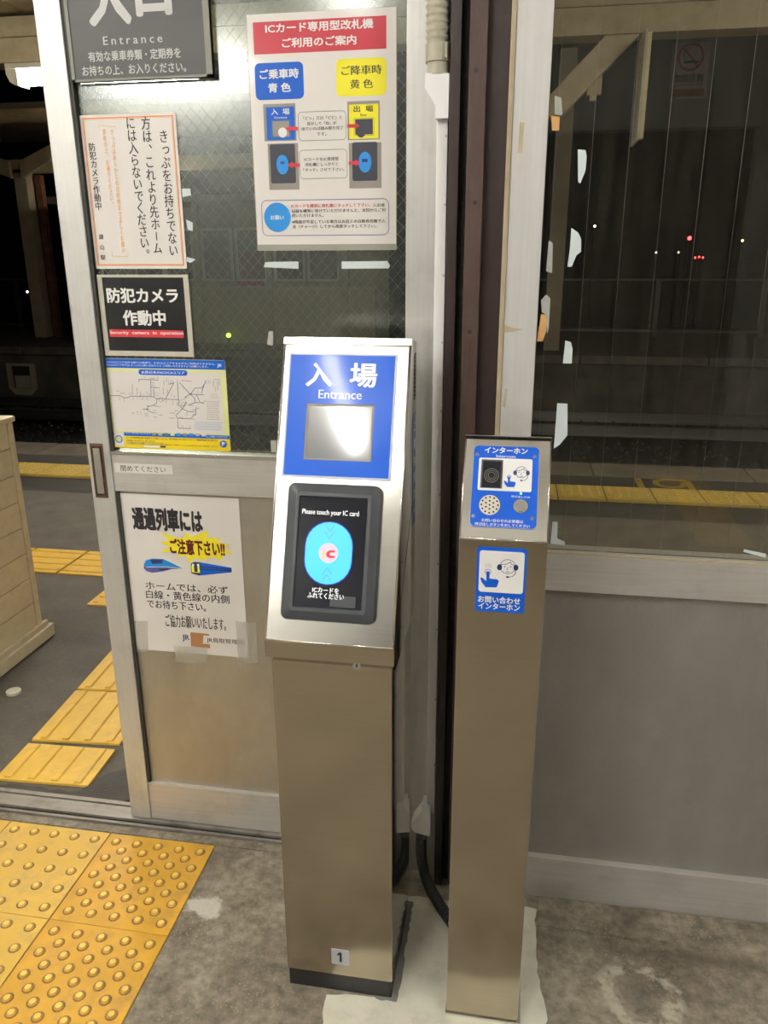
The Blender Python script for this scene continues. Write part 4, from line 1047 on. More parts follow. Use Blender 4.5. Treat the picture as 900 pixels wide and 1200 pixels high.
A3.text('ICカード専用型改札機', 170, 142, 685, 112, 46, M['white_print'], bold=0.03); A3.text('ご利用のご案内', 250, 212, 603, 192, 46, M['white_print'], bold=0.03); A3.flush('banner_lettering', t)
A3.rect(121, 400, 352, 390, 180, M['blue'], r=0.010); A3.flush('blue_box', t); A3.rect(508, 380, 747, 373, 183, M['yprint'], r=0.010); A3.flush('yellow_box', t)
A3.text('ご乗車時', 143, 364, 328, 356, 46, M['white_print'], bold=0.03); A3.text('青 色', 185, 430, 290, 424, 44, M['white_print'], bold=0.03)
A3.text('ご降車時', 533, 345, 724, 338, 46, M['ink'], bold=0.02); A3.text('黄 色', 575, 412, 682, 406, 44, M['ink'], bold=0.02); A3.flush('box_lettering', t)
for x0, x1, y0, y1, frame, panel, scr, ins in ((128, 288, 102, 290, 'photogrey', 'blue', 'photogrey', (142, 282)), (545, 705, 88, 284, 'photogrey', 'yprint', 'photodark', (553, 698))):
    ym = (y0 + y1) / 2
    A4.rect(x0, ym, x1, ym - 2, y1 - y0, M[frame], 1)
    A4.rect(ins[0], ym + 5, ins[1], ym + 3, y1 - y0 - 22, M[panel], 2)
    A4.circ(222 if x0 < 300 else 612, 246, 22, M['white_print' if x0 < 300 else 'photodark'], 4)
    A4.rect(ins[0] + 30, ym + 31, ins[1] - 27, ym + 30, 78, M[scr], 3); A4.rect(ins[0] + 24, ym + 31, ins[1] - 21, ym + 30, 88, M['green_line'], 3, line=0.0008)
    A4.flush('gate_picture', t)
A4.rect(152, 418, 302, 416, 232, M['photogrey'], 1); A4.rect(162, 404, 286, 402, 196, M['photodark'], 2, r=0.004); A4.circ(222, 407, 30, M['blue_pale'], 3, ry=1.45); A4.rect(212, 398, 232, 397, 14, M['navy'], 4); A4.flush('reader_picture', t)
A4.rect(552, 412, 712, 410, 228, M['photogrey'], 1); A4.rect(568, 392, 692, 390, 194, M['photodark'], 2, r=0.004); A4.circ(631, 394, 32, M['blue_pale'], 3, ry=1.45)
A4.rect(616, 386, 644, 385, 16, M['navy'], 4); A4.flush('reader_picture', t)
A4.text('入  場', 165, 143, 256, 137, 32, M['white_print'], 4, 0.02); A4.text('Entrance', 182, 172, 244, 168, 11, M['white_print'], 4); A4.text('出  場', 576, 128, 672, 124, 32, M['ink'], 4, 0.02); A4.text('Exit', 610, 158, 640, 155, 14, M['ink'], 4)
A4.flush('picture_lettering', t)
for tip, d, y, L in ((236, 1, 226, 62), (248, 1, 409, 60), (606, -1, 212, 62), (608, -1, 398, 58)):
    A4.poly([(tip, y), (tip + d * 24, y - 18), (tip + d * 24, y - 9), (tip + d * L, y - 9), (tip + d * L, y + 9), (tip + d * 24, y + 9), (tip + d * 24, y + 18)], M['red'], 5)
    A4.flush('arrow', t)
A4.rect(300, 214, 538, 210, 148, M['green_line'], 2, r=0.008, line=0.0010); A4.flush('text_frame', t); A4.rect(306, 405, 543, 403, 146, M['green_line'], 2, r=0.008, line=0.0010); A4.flush('text_frame', t)
A4.text('「ピッ」又は「ピピ」と', 325, 172, 518, 170, 19, M['ink'], bold=0.015); A4.text('音がして「◎」が', 343, 200, 490, 198, 18, M['ink'], bold=0.015); A4.text('出ていれば読み取り完了', 317, 226, 524, 222, 18, M['ink'], bold=0.015); A4.text('です。', 392, 253, 440, 252, 18, M['ink'], bold=0.015)
A4.text('ICカードをIC専用型', 330, 380, 500, 377, 18, M['ink'], bold=0.015); A4.text('改札機にしっかりと', 335, 406, 498, 404, 18, M['ink'], bold=0.015); A4.text('「タッチ」させて下さい。', 325, 433, 528, 430, 18, M['ink'], bold=0.015); A4.flush('frame_lettering', t)
A4.rect(120, 673, 748, 667, 180, M['purple_line'], 2, r=0.012, line=0.0013); A4.flush('request_frame', t)
A4.circ(197, 670, 66, M['blue_pale'], 3); A4.flush('blue_disc', t)
A4.text('お願い', 163, 671, 229, 670, 22, M['white_print'], 4, 0.02)
A4.text('ICカードを確実に改札機にタッチして下さい。', 265, 612, 655, 608, 18, M['red'], 3, 0.012); A4.text('入出場', 668, 608, 726, 607, 18, M['ink'], 3, 0.01)
A4.text('記録を確実に受けていただけませんと、次回からご利', 268, 638, 730, 632, 18, M['ink'], 3, 0.01); A4.text('用いただけません。', 268, 661, 425, 659, 17, M['ink'], 3, 0.01)
A4.text('※残高が不足している場合はお近くの自動券売機で入', 270, 692, 730, 686, 18, M['ink'], 3, 0.01); A4.text('金（チャージ）してから再度タッチして下さい。', 272, 716, 685, 711, 18, M['ink'], 3, 0.01)
A4.flush('request_lettering', t)

# 4. black camera sign in a cream frame
t = sheet_thing('camera_sign', (-0.833, 1.713, 1.29), 'black security camera sign with white lettering in a cream frame', 'sign')
W_, H_ = 0.2165, 0.1790
S = Sheet([(62, 58), (545, 50), (578, 480), (112, 488)], W_, H_, (-0.9420, 1.7110, 1.4700))
S.slab(0.004, 0.004, W_ - .004, H_ - .004, 0.003, M['signblack'], front=-0.0005); S.flush('sign_face', t)
f = 0.0115
for a in ((0, 0, W_, 0.006), (0, H_ - f, W_, H_), (0, 0.006, f, H_ - f), (W_ - f, 0.006, W_, H_ - f)): S.slab(*a, 0.0035, M['signframe'], front=0.001)
S.flush('frame', t)
S.text('防犯カメラ', 120, 168, 492, 161, 76, M['white_print'], bold=0.035); S.text('作動中', 207, 285, 428, 282, 78, M['white_print'], bold=0.035)
S.poly([(131, 347), (522, 344), (524, 382), (136, 388)], M['red'], 1); S.text('Security  camera  in  operation', 136, 364, 522, 362, 22, M['white_print'], bold=0.02)
S.flush('lettering', t)

# 5. rail network map
t = sheet_thing('network_map', (-0.80, 1.713, 1.07), 'laminated rail network map with blue top band and yellow edge', 'map')
W_, H_ = 0.3005, 0.2115
S = Sheet([(-6, 6), (836, 6), (871, 633), (64, 615)], W_, H_, (-0.9540, 1.7128, 1.2845))
S.slab(0, 0, W_, H_, 0.0010, M['lemon'], r=0.006); S.flush('paper', t)
S.lrect(0.0005, 0.0005, W_ - 0.0005, 0.0215, M['blue']); S.flush('heading_band', t)
S.lrect(0.001, 0.1800, W_ - 0.001, 0.2110, M['ymap'], 1); S.flush('footer_band', t)
S.lrect(0.001, 0.1735, W_ - 0.001, 0.1820, M['blue'], 2); S.flush('blue_strip', t)
S.lrect(0.013, 0.029, 0.2880, 0.1700, M['laminate'], 1); S.flush('map_field', t)
S.rect(247, 95, 580, 101, 38, M['blue'], 3, r=0.006); S.flush('title_pill', t)
S.text('ICOCAエリア以外の駅での降車や、ICOCAエリアをまたがるご利用はできません。', 30, 25, 770, 40, 15, M['white_print'], bold=0.01)
S.text('ICOCAエリア外では きっぷをお買い求めのうえ ご利用いただきますようお願いします。', 30, 45, 720, 58, 15, M['white_print'], bold=0.01)
S.text('JR', 783, 45, 815, 46, 27, M['white_print'], bold=0.03); S.text('JR西日本のICOCAエリア', 266, 96, 562, 103, 24, M['white_print'], 4, 0.02)
S.flush('heading_lettering', t)
nv = M['navy']; lw = 0.0012
def ln(*p, w=lw, m=nv): S.line(list(p), w, m)
ln((50, 264), (120, 262), (150, 277), (175, 275), (195, 264), (330, 266), (350, 268), (372, 280), (415, 278), (430, 281), (520, 283))
ln((250, 165), (250, 148), (380, 150)); ln((330, 150), (332, 262)); ln((332, 200), (372, 202)); ln((350, 206), (350, 262))
ln((372, 280), (370, 310), (345, 325), (310, 335)); ln((345, 325), (372, 332)); ln((310, 335), (305, 360), (345, 375)); ln((275, 352), (320, 352))
ln((430, 281), (488, 165)); ln((512, 165), (518, 280)); ln((488, 165), (482, 172), (450, 178)); ln((525, 165), (600, 245), (635, 245)); ln((540, 150), (605, 155), m=M['red'])
ln((560, 268), (605, 240), (630, 202), (680, 200), (692, 175)); ln((640, 245), (690, 247)); ln((675, 235), (692, 180), (705, 155)); ln((640, 245), (665, 300), (690, 305))
ln((520, 283), (518, 320), (545, 345), (500, 392), (512, 410), (600, 413), (635, 375), (638, 335)); ln((512, 410), (515, 478), (600, 480)); ln((545, 345), (580, 362), (625, 365)); ln((585, 320), (635, 300), (660, 302)); ln((600, 245), (630, 275), (628, 305)); ln((570, 300), (545, 345))
S.circ(550, 305, 24, nv, line=0.0006); S.circ(398, 284, 15, nv, line=0.0006); S.circ(268, 272, 13, nv, line=0.0005)
rr = random.Random(11)
for x, y0, y1 in ((60, 268, 290), (118, 270, 292), (150, 280, 302), (190, 240, 258), (205, 180, 255), (212, 272, 290), (238, 205, 258), (240, 270, 292), (262, 232, 258), (283, 250, 262), (305, 232, 262), (320, 245, 262), (305, 272, 290), (360, 232, 262), (378, 240, 262), (415, 200, 250), (420, 150, 190), (438, 135, 162), (452, 150, 170), (465, 152, 172), (478, 150, 166), (445, 215, 258), (472, 240, 262), (490, 255, 272), (508, 145, 162), (418, 288, 302), (434, 288, 306), (482, 292, 320), (552, 185, 205), (700, 145, 170), (713, 145, 168), (726, 142, 166), (738, 145, 168), (757, 150, 190), (770, 190, 225), (785, 150, 210), (798, 140, 182), (240, 365, 392), (262, 365, 392), (545, 458, 474), (596, 458, 474), (510, 300, 325), (635, 370, 390), (575, 368, 392), (352, 128, 144), (378, 126, 142), (290, 128, 140)):
    S.vtext('駅' * max(1, int((y1 - y0) / 8)), x, y0 + 4, x + 1, y1 - 4, 6.5, M['ink_soft'], 3)
for x, y, w in ((95, 230, 24), (122, 246, 36), (320, 140, 30), (330, 170, 26), (335, 185, 22), (372, 205, 20), (275, 352, 26), (300, 328, 18), (345, 360, 26), (340, 376, 34), (380, 390, 30), (285, 380, 30), (290, 395, 26), (350, 405, 24), (375, 332, 22), (200, 380, 24), (490, 360, 26), (460, 375, 34), (455, 410, 40), (535, 302, 34), (535, 320, 30), (590, 320, 28), (612, 352, 24), (640, 340, 22), (612, 385, 30), (610, 415, 22), (690, 290, 22), (672, 300, 22), (640, 228, 18), (555, 270, 26), (588, 240, 22), (520, 405, 30), (760, 140, 40)):
    S.text('駅' * 4, x, y, x + w, y + 1, 6, M['ink_soft'], 3)
for k in range(9): S.text('は' * (16 - (k * 5) % 4), 710, 292 + k * 15, 800 - (k * 7) % 11, 294 + k * 15, 7, M['ink_soft'], 3)
for k in range(5): S.text('の' * 22, 628, 435 + k * 12, 820 - (k * 13) % 19, 439 + k * 12, 7, M['blue_pale'], 3)
for k in range(3): S.text('は' * 8, 735, 240 + k * 13, 780 + k * 8, 241 + k * 13, 6, M['green_line'], 3)
S.flush('route_diagram', t)
S.poly([(80, 510), (150, 512), (152, 608), (92, 606)], M['laminate'], 3); S.circ(116, 558, 25, M['blue_pale'], 4, line=0.003); S.circ(116, 558, 12, M['ymap'], 4)
for k, c in enumerate(('photogrey', 'signframe', 'green_line', 'lemon', 'blue_pale', 'photogrey', 'blue_pale', 'signframe', 'laminate')):
    S.rect(338 + 42 * k, 521, 366 + 42 * k, 522, 18, M[c], 4)
S.rect(168, 584, 420, 588, 16, M['purple_line'], 3, line=0.0005); S.rect(285, 604, 390, 606, 12, M['white_print'], 3); S.rect(395, 606, 432, 607, 12, M['ink'], 4)
S.circ(822, 582, 24, M['blue'], 3); S.text('P', 813, 582, 831, 582, 26, M['white_print'], 5, 0.04); S.flush('bottom_pictures', t)
S.text('エリア内では タッチして', 162, 513, 328, 520, 15, M['white_print'], 4, 0.01); S.text('もご利用いただけます', 705, 530, 852, 536, 14, M['white_print'], 4, 0.01)
S.text('カードの定期券区間と区間外のご利用については、駅の係員におたずねください。自動改札機のない駅では', 165, 545, 780, 562, 11, M['ink'], 4, 0.008)
S.text('ご利用になれません あらかじめ', 165, 566, 360, 570, 10, M['ink'], 4, 0.008); S.text('残額が不足している場合はチャージしてからご利用ください。詳しくは駅の案内をご覧ください。', 425, 592, 790, 600, 9, M['ink'], 4, 0.008)
S.text('ご案内とお願い くわしくは', 175, 584, 412, 588, 10, M['navy'], 4, 0.01)
S.flush('footer_lettering', t)

# 6. small label on the middle rail
t = sheet_thing('close_door_label', (-0.872, 1.703, 1.013), 'thin white label with black writing stuck on the middle rail of the door', 'label')
S = Sheet([(58, 103), (360, 112), (360, 160), (62, 155)], 0.1478, 0.0232, (-0.9461, 1.7025, 1.0370))
S.slab(0, 0, 0.1478, 0.0232, 0.0004, M['paper'], r=0.001, front=0.0001); S.flush('paper', t); S.text('閉めてください', 95, 131, 328, 137, 31, M['ink'], bold=0.0); S.flush('lettering', t)

# 7. passing train notice, taped to the lower panel
t = sheet_thing('train_notice', (-0.79, 1.711, 0.535), 'white notice about passing trains with a yellow starburst, taped to the lower door panel', 'notice')
W_, H_ = 0.3030, 0.4240
S = Sheet([(92, 257), (708, 282), (758, 1105), (182, 1072)], W_, H_, (-0.9441, 1.7110, 0.9590))
S.slab(0, 0, W_, H_, 0.0006, M['paper']); S.flush('paper', t)
S.text('通過列車には', 160, 385, 520, 405, 112, M['ink'], bold=0.055)
S.text('ホームでは、必ず', 228, 740, 652, 754, 40, M['ink'], bold=0.012); S.text('白線・黄色線の内側', 230, 785, 660, 802, 44, M['ink'], bold=0.012); S.text('でお待ち下さい。', 235, 832, 540, 848, 44, M['ink'], bold=0.012)
S.text('ご協力お願いいたします。', 330, 918, 642, 936, 64, M['ink'], bold=0.02); S.text('JR', 418, 1008, 455, 1010, 36, M['navy'], bold=0.02); S.flush('lettering', t)
S.poly([(300, 458), (388, 488), (428, 488), (434, 459), (468, 482), (548, 446), (546, 484), (615, 487), (598, 506), (662, 520), (628, 537), (680, 566), (634, 570), (615, 604), (572, 584), (520, 605), (488, 590), (452, 620), (440, 582), (386, 585), (398, 562), (300, 562), (352, 536), (296, 510), (350, 505)], M['ystar'], 1); S.flush('starburst', t)
S.text('ご注意下さい!!', 355, 530, 635, 545, 76, M['darkred'], 3, 0.045); S.flush('starburst_lettering', t)
S.poly([(218, 628), (228, 608), (262, 598), (320, 600), (352, 614), (420, 647), (360, 652), (318, 664), (262, 672), (232, 664), (218, 650)], M['blue_pale'], 1)
S.poly([(218, 640), (300, 640), (420, 647), (360, 652), (318, 664), (262, 672), (232, 664), (218, 650)], M['purple_line'], 2); S.poly([(250, 604), (318, 601), (312, 622), (262, 624)], M['navy'], 3); S.line([(232, 642), (330, 640), (410, 646)], 0.0015, M['white_print'], 3)
S.line([(300, 655), (345, 652)], 0.003, M['ink'], 3); S.flush('blue_train_picture', t)
S.poly([(462, 620), (480, 612), (510, 614), (672, 640), (672, 664), (505, 683), (465, 672)], M['blue'], 1); S.poly([(462, 620), (480, 612), (510, 614), (510, 683), (465, 672)], M['navy'], 2)
S.rect(467, 650, 508, 651, 34, M['yprint'], 3); S.rect(480, 648, 497, 648, 32, M['navy'], 4); S.line([(512, 650), (672, 655)], 0.0022, M['ink'], 2); S.line([(512, 636), (670, 648)], 0.0025, M['navy'], 3)
for x in (468, 494): S.rect(x, 628, x + 12, 628, 12, M['white_print'], 3)
S.flush('navy_train_picture', t)
S.poly([(460, 978), (556, 985), (562, 1058), (464, 1050)], M['tan'], 3); S.flush('tan_tape', t, label='piece of tan packing tape')
S.poly([(528, 992), (755, 1000), (755, 1040), (524, 1036)], M['laminate'], 4); S.text('JR鳥取管理駅', 545, 1016, 736, 1026, 28, M['ink'], 6, 0.012); S.flush('paper_strip', t, label='small white paper strip with lettering')
for q in ([(148, 925), (238, 925), (242, 1088), (165, 1086)], [(378, 1050), (548, 1052), (546, 1138), (388, 1134)], [(695, 915), (798, 922), (808, 1130), (706, 1128)]):
    S.poly(q, M['tape_clear'], 7); S.flush('clear_tape', t, label='strip of clear sticky tape')

# 8. no smoking sheet on the back wall lintel (seen only as a reflection in the window)
t = sheet_thing('smoking_ban_sheet', (1.015, -2.8, 2.50), 'no smoking sheet with a red ring on the back wall, seen mirrored in the window', 'sign')
S = Sheet([(0, 0), (42, 0), (42, 58), (0, 58)], 0.24, 0.33, (1.135, -2.798, 2.835), U=(-1, 0, 0), V=(0, 0, -1), N=(0, 1, 0))
S.slab(0, 0, 0.24, 0.33, 0.0012, M['paper'], front=0.0001); S.flush('paper', t)
S.circ(21, 15, 14.5, M['red'], 2, line=0.014); S.line([(12, 25), (30, 5)], 0.012, M['red'], 3); S.line([(12, 20), (27, 20)], 0.012, M['ink'], 2); S.line([(28, 16), (29, 10), (25, 8), (26, 4)], 0.006, M['ink'], 2)
S.text('終日禁煙', 5, 36.5, 37, 36.5, 8, M['ink'], bold=0.04); S.text('No Smoking', 6, 43.5, 36, 43.5, 4.5, M['crimson'], bold=0.02); S.rect(2, 52, 40, 52, 8, M['tan'], 2)
S.flush('lettering', t)

# ------------------------------------------------------------------ the card gate machine
MX0, MX1 = -0.4280, -0.2000
g = empty('card_gate', (-0.314, 1.39, 0), 'stainless steel card ticket gate with slanted blue panel and lit card reader', 'ticket gate')
MB().box(MX0 + .002, MX1 - .002, 1.264, 1.521, 0.0, 0.046, M['black'], 0.002).build('plinth', g)
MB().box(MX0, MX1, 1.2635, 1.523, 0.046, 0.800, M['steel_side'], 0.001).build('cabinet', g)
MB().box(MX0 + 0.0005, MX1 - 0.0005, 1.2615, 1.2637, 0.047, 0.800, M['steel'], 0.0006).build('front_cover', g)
HX0, HX1 = -0.4345, -0.1935
prof = [(1.2625, 0.788), (1.247, 0.803), (1.247, 0.838), (1.4510, 1.350), (1.4560, 1.3600), (1.523, 1.3480), (1.523, 0.788)]
MB().prism(prof, 'x', HX0, HX1, M['steel_side']).build('head', g, fix=True)
MB().box(HX0 + 0.0004, HX1 - 0.0004, 1.2455, 1.2472, 0.804, 0.8370, M['steel'], 0.0005).build('lip', g)
FU, FV, FN = (1, 0, 0), (0, -0.3702, -0.9290), (0, -0.9290, 0.3702)
def fpt(d, off=0.0): return (0, 1.247 + 0.3702 * d - 0.9290 * off, 0.838 + 0.9290 * d + 0.3702 * off)
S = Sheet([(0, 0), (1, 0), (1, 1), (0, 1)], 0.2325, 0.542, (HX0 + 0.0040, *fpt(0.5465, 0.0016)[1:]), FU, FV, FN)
S.slab(0, 0, 0.2330, 0.5445, 0.0016, M['steel_lit'], r=0.0); S.flush('face_plate', g)
b = MB()
for x in (HX0 + 0.0022, HX1 - 0.0022):
    b.tube([(x, *fpt(0.002, 0.0012)[1:]), (x, *fpt(0.549, 0.0012)[1:])], 0.0022, M['steel_edge'], 8)
b.tube([(HX0 + .001, *fpt(0.0005, 0.0008)[1:]), (HX1 - .001, *fpt(0.0005, 0.0008)[1:])], 0.0020, M['steel_edge'], 8)
b.build('edge_trim', g)
MB().prism([(1.4505, 1.3495), (1.4485, 1.3503), (1.4535, 1.3625), (1.5235, 1.3505), (1.5235, 1.3480), (1.4560, 1.3600)], 'x', HX0 - 0.0006, HX1 + 0.0006, M['steel_edge']).build('top_cap', g, fix=True)
# seam, vents and label on the right flank
b = MB(); b.prism([(1.262, 0.832), (1.264, 0.8325), (1.5225, 1.0815), (1.5205, 1.0815)], 'x', HX1, HX1 + 0.0004, M['hole']); b.build('side_seam', g, fix=True)
b = MB()
for i in range(4):
    for j in range(11): b.cyl((HX1, 1.4905 + i * 0.007, 1.245 + j * 0.008 + (i % 2) * 0.004), (HX1 + 0.0005, 1.4905 + i * 0.007, 1.245 + j * 0.008 + (i % 2) * 0.004), 0.0023, M['hole'], seg=8)
b.build('vent_holes', g)
S = Sheet([(0, 0), (40, 0), (40, 230), (0, 230)], 0.040, 0.225, (HX1 + 0.0006, 1.478, 1.215), (0, 1, 0), (0, 0, -1), (1, 0, 0))
S.slab(0, 0, 0.040, 0.225, 0.0005, M['side_blue'], r=0.002); S.vtext('ご案内窓口へ', 20, 25, 20, 200, 20, M['white_print'], 2, 0.02); S.flush('side_label', g, label='narrow blue label with white writing')
# keyhole under the lip
b = MB(); b.cyl((-0.262, 1.2450, 0.7985), (-0.262, 1.2640, 0.7940), 0.0075, M['steel_edge'], seg=20).box(-0.2635, -0.2605, 1.2445, 1.2455, 0.794, 0.803, M['hole']); b.build('keyhole', g)
# number label near the foot
S = Sheet([(0, 0), (40, 0), (40, 42), (0, 42)], 0.0385, 0.0415, (-0.3300, 1.2612, 0.1175))
S.slab(0, 0, 0.0385, 0.0415, 0.0004, M['label_silver'], r=0.003, front=0.0001); S.poly([(18.2, 8), (23.5, 8), (23.5, 33.5), (18.6, 33.5), (18.6, 14.5), (13.5, 17.5), (13.5, 13)], M['ink'], 3); S.flush('number_label', g, label='square silver label with the number 1')

# blue entrance panel
PW, PH = 0.2040, 0.2325
TLd = 0.5333
QP = [(178, 152), (745, 162), (716, 822), (138, 800)]
S = Sheet(QP, PW, PH, (-0.4218, *fpt(TLd, 0.0042)[1:]), FU, FV, FN)
u0, v0 = S.uv(272, 425); u1, v1 = S.uv(620, 712); u0, v0, u1, v1 = 0.0395, 0.0945, 0.1670, 0.1995
for a in ((0, 0, PW, v0), (0, v1, PW, PH), (0, v0, u0, v1), (u1, v0, PW, v1)): S.slab(*a, 0.0027, M['blue_panel'])
pn = S.flush('entrance_panel', g)
S.lrect(0, 0, PW, PH, M['label_silver'], 0, line=0.0034); S.flush('panel_border', pn)
S.text('入', 270, 266, 402, 268, 118, M['panel_white'], bold=0.03); S.text('場', 500, 269, 637, 272, 122, M['panel_white'], bold=0.03); S.text('Entrance', 333, 368, 560, 373, 46, M['panel_white'], bold=0.018); S.flush('panel_lettering', pn)
for a in ((u0, v0, u1, v0 + .004), (u0, v1 - .003, u1, v1), (u0, v0 + .004, u0 + .004, v1 - .003), (u1 - .004, v0 + .004, u1, v1 - .003)): S.slab(*a, 0.0012, M['photogrey'], front=-0.0008)
S.flush('display_bezel', pn)
S.slab(u0 + .004, v0 + .004, u1 - .004, v1 - .003, 0.0006, M['lcd'], front=-0.0016); S.flush('display', pn, label='grey display glass with a glaring lamp reflection')

# card reader
RW, RH = 0.1735, 0.2490
S = Sheet([(180, 80), (668, 98), (632, 820), (135, 785)], RW, RH, (-0.4040, *fpt(0.2895, 0.0016)[1:]), FU, FV, FN)
def ring_pts(du0, dv0, du1, dv1, r, hgt): return [S.O + S.U * u + S.V * v + S.N * hgt for u, v in S._rr(du0, dv0, RW - du1, RH - dv1, r)]
rings = [ring_pts(0, 0, 0, 0, 0.013, 0.0), ring_pts(0, 0, 0, 0, 0.013, 0.010), ring_pts(.0015, .0015, .0015, .0015, 0.012, 0.0115), ring_pts(.017, .017, .017, .017, 0.006, 0.017), ring_pts(.0230, .0235, .0230, .0235, 0.0035, 0.017), ring_pts(.0245, .0250, .0245, .0250, 0.003, 0.0135), ring_pts(.0245, .0250, .0245, .0250, 0.003, 0.012)]
n = len(rings[0]); vs = [p for r in rings for p in r]
b = MB(); b.add(vs, [(i * n + k, i * n + (k + 1) % n, (i + 1) * n + (k + 1) % n, (i + 1) * n + k) for i in range(len(rings) - 1) for k in range(n)] + [list(range((len(rings) - 1) * n, len(rings) * n)), list(range(n - 1, -1, -1))], M['bezel'])
rd = b.build('card_reader', g, fix=True)
S.O = S.O + S.N * 0.0130
S.slab(.0245, .0250, RW - .0245, RH - .0250, 0.0012, M['glassblack']); S.flush('reader_glass', rd)
cu, cv = S.uv(390, 445); oW, oH = 0.0860, 0.1120
S.lrect(cu - oW / 2 - .0016, cv - oH / 2 - .0016, cu + oW / 2 + .0016, cv + oH / 2 + .0016, M['glow_halo'], 1, r=oW / 2 - .0001)
S.lrect(cu - oW / 2, cv - oH / 2, cu + oW / 2, cv + oH / 2, M['glow_blue'], 2, r=oW / 2 - .0001); S.flush('touch_oval', rd, label='glowing light blue oval')
for q in ([(375, 298), (398, 333), (420, 300)], [(371, 335), (395, 370), (418, 337)], [(360, 553), (385, 520), (408, 556)], [(357, 590), (381, 556), (405, 592)]): S.line(q, 0.0008, M['purple_thin'], 3)
S.flush('chevrons', rd)
S.circ(390, 444, 50, M['glow_pink'], 3); S.poly([(362, 432), (372, 432), (371, 470), (361, 470)], M['glow_gold'], 4)
S.poly([(384, 438), (396, 430), (424, 430), (424, 441), (400, 442), (394, 450), (400, 458), (424, 459), (424, 469), (396, 470), (382, 462), (378, 450)], M['glow_red'], 4); S.flush('card_emblem', rd, label='pink disc with a red and gold emblem')
S.text('Please touch your IC card', 252, 232, 548, 246, 34, M['glow_white'], 2, 0.01); S.text('ICカードを', 307, 636, 446, 638, 27, M['glow_white'], 2, 0.02); S.text('ふれてください', 281, 665, 473, 670, 30, M['glow_white'], 2, 0.02); S.flush('reader_lettering', rd)
S.poly([(402, 662), (536, 672), (532, 732), (398, 722)], M['bezel'], 2); S.flush('blank_sticker', rd)

# ------------------------------------------------------------------ intercom post
ip = empty('intercom_post', (-0.01, 1.32, 0), 'narrow stainless steel intercom post with slanted blue call panel', 'intercom')
IX0, IX1 = -0.0835, 0.0630
MB().prism([(1.249, 0.006), (1.249, 1.0545), (1.3465, 1.203), (1.353, 1.2085), (1.400, 1.1950), (1.400, 0.006)], 'x', IX0, IX1, M['steel_side']).build('housing', ip, fix=True)
MB().box(IX0 + 0.0010, IX1 - 0.0010, 1.2475, 1.2492, 0.008, 1.0530, M['steel'], 0.0005).build('front_cover', ip)
MB().box(IX0 - 0.0020, IX1 + 0.0060, 1.2435, 1.405, 0.0, 0.0065, M['steel_edge'], 0.0012).build('foot_plate', ip)
IV, IN = (0, -0.5490, -0.8358), (0, -0.8358, 0.5490)
def ipt(d, off=0.0): return (0, 1.249 + 0.5490 * d - 0.8358 * off, 1.0545 + 0.8358 * d + 0.5490 * off)
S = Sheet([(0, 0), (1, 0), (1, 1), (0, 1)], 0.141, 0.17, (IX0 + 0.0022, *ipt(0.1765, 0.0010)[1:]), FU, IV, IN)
S.slab(0, 0, 0.1421, 0.1750, 0.0010, M['steel_lit']); S.flush('face_plate', ip)
b = MB()
for x in (IX0 + .0012, IX1 - .0012): b.tube([(x, *ipt(0.001, 0.0006)[1:]), (x, *ipt(0.177, 0.0006)[1:])], 0.0013, M['steel_edge'], 8)
b.tube([(IX0 + .001, *ipt(0.0003, 0.0004)[1:]), (IX1 - .001, *ipt(0.0003, 0.0004)[1:])], 0.0014, M['steel_edge'], 8)
b.box(IX0 - .0005, IX1 + .0005, 1.3455, 1.353, 1.2083, 1.2100, M['steel_edge'], 0.0006); b.build('edge_trim', ip)
CW, CH = 0.1115, 0.1455
S = Sheet([(118, 72), (828, 82), (815, 940), (88, 910)], CW, CH, (-0.0678, *ipt(0.1655, 0.0030)[1:]), FU, IV, IN)
S.slab(0, 0, CW, CH, 0.0020, M['blue_ic'], r=0.009); cpn = S.flush('call_panel', ip)
S.lrect(0, 0, CW, CH, M['label_silver'], 0, r=0.009, line=0.0006); S.rect(170, 372, 750, 378, 338, M['white_print'], 1, r=0.003); S.flush('white_field', cpn)
S.text('インターホン', 235, 122, 694, 128, 60, M['white_print'], 2, 0.035); S.text('Intercom', 358, 183, 566, 187, 30, M['white_print'], 2, 0.01)
S.text('呼び出し/Call', 532, 601, 731, 605, 24, M['white_print'], 2, 0.01); S.text('お問い合わせのお客様は', 218, 850, 666, 856, 34, M['white_print'], 2, 0.015); S.text('呼び出しボタンをおしてください', 150, 886, 738, 906, 34, M['white_print'], 2, 0.015); S.flush('panel_lettering', cpn)
operator_icon(S, 635, 352, 66, M['navy']); hand_icon(S, 500, 395, 108, M['blue_ic']); S.flush('pictograms', cpn)
u0, v0 = S.uv(203, 222); u1, v1 = S.uv(426, 520)
S.slab(u0, v0, u1, v1, 0.003, M['bezel'], front=0.0016); S.slab(u0 + .003, v0 + .003, u1 - .003, v1 - .001, 0.002, M['glassblack'], front=0.0018); 
cu, cv = S.uv(312, 388)
def disc(u, v, r, h0, h1, m, r1=None, seg=24): S.b.cyl(S.O + S.U * u + S.V * v + S.N * h0, S.O + S.U * u + S.V * v + S.N * h1, r, m, r1=r1, seg=seg)
S.O = S.O + S.N * 0.0018
for r, k, m in ((0.0125, 1, 'photogrey'), (0.0092, 2, 'signedge'), (0.0060, 3, 'photogrey')): S.circ(cu, cv, r, M[m], k, line=0.0007, loc=True)
S.O = S.O - S.N * 0.0018
disc(cu, cv, 0.0046, 0.0018, 0.0030, M['glassblack']); S.flush('camera_module', cpn)
cu, cv = S.uv(300, 690)
disc(cu, cv, 0.0176, 0, 0.0008, M['speaker'], seg=32)
S.O = S.O + S.N * 0.0008
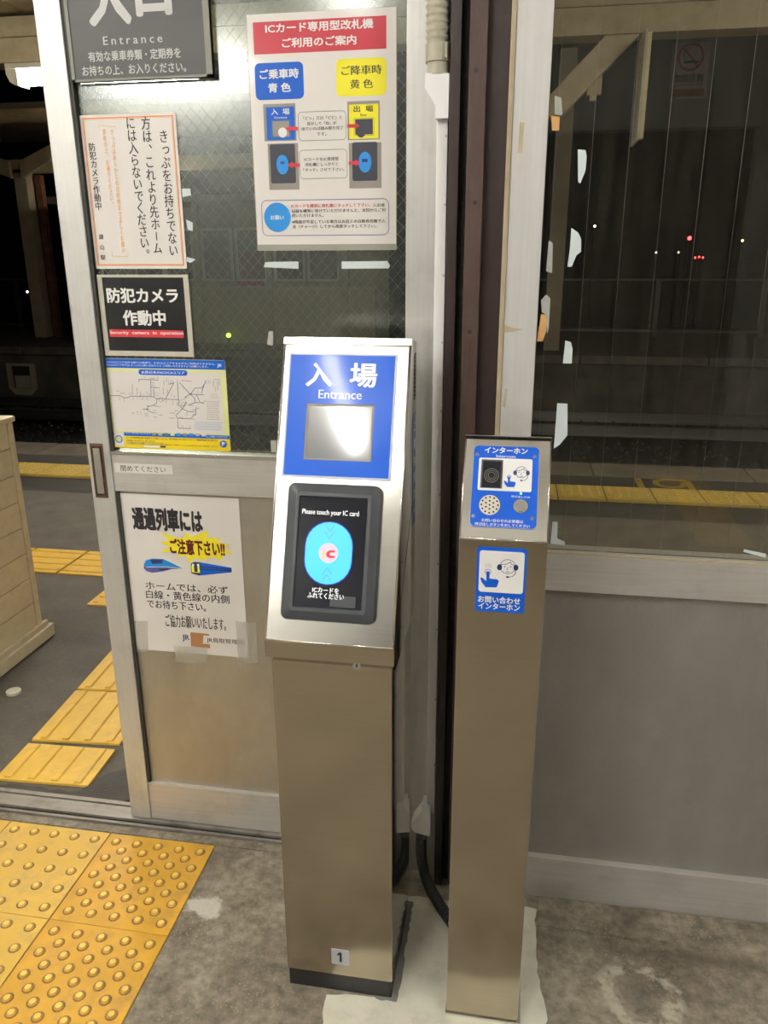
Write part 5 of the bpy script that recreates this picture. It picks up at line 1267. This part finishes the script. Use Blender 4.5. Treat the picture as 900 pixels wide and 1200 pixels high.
for k in range(12): S.circ(cu + 0.0138 * math.cos(k * PI / 6), cv + 0.0138 * math.sin(k * PI / 6), 0.00165, M['hole'], 1, loc=True, seg=10)
for k in range(6): S.circ(cu + 0.0070 * math.cos(k * PI / 3 + .5), cv + 0.0070 * math.sin(k * PI / 3 + .5), 0.00165, M['hole'], 1, loc=True, seg=10)
S.circ(cu, cv, 0.00165, M['hole'], 1, loc=True, seg=10)
S.O = S.O - S.N * 0.0008
S.flush('speaker', cpn)
cu, cv = S.uv(635, 702)
disc(cu, cv, 0.0130, 0, 0.0022, M['steel_edge'], r1=0.0120, seg=32); disc(cu, cv, 0.0098, 0.0022, 0.0040, M['steel_edge'], r1=0.0094, seg=32); S.flush('call_button', cpn, label='round polished call button')
cu, cv = S.uv(634, 568); disc(cu, cv, 0.0019, 0, 0.0014, M['led_green'], seg=12); S.flush('indicator_light', cpn, label='lit green indicator')
for x, y in ((153, 170), (774, 182), (128, 804), (765, 826)):
    cu, cv = S.uv(x, y); disc(cu, cv, 0.0036, 0, 0.0016, M['steel_edge'], r1=0.0026, seg=16); S.circ(cu, cv, 0.0012, M['bezel'], 9, loc=True, seg=6); S.flush('screw', cpn)
# blue sticker below
S = Sheet([(197, 705), (492, 712), (475, 1090), (185, 1075)], 0.0830, 0.1180, (-0.0527, 1.2472, 1.0415))
S.slab(0, 0, 0.0830, 0.1180, 0.0004, M['blue_ic'], r=0.004, front=0.0001); st = S.flush('information_sticker', ip, label='blue and white sticker with hand and operator pictograms')
S.rect(208, 845, 472, 853, 240, M['white_print'], 2, r=0.005); S.flush('white_field', st)
operator_icon(S, 376, 818, 46, M['navy']); hand_icon(S, 260, 845, 92, M['blue_ic'], 3)
for i in range(5):
    for j in range(3): S.circ(246 + i * 8, 802 + j * 9, 1.8, M['navy'], 3, seg=6)
S.flush('pictograms', st)
S.text('お問い合わせ', 203, 1008, 452, 1013, 38, M['white_print'], 2, 0.03); S.text('インターホン', 205, 1046, 450, 1052, 36, M['white_print'], 2, 0.03); S.flush('sticker_lettering', st)
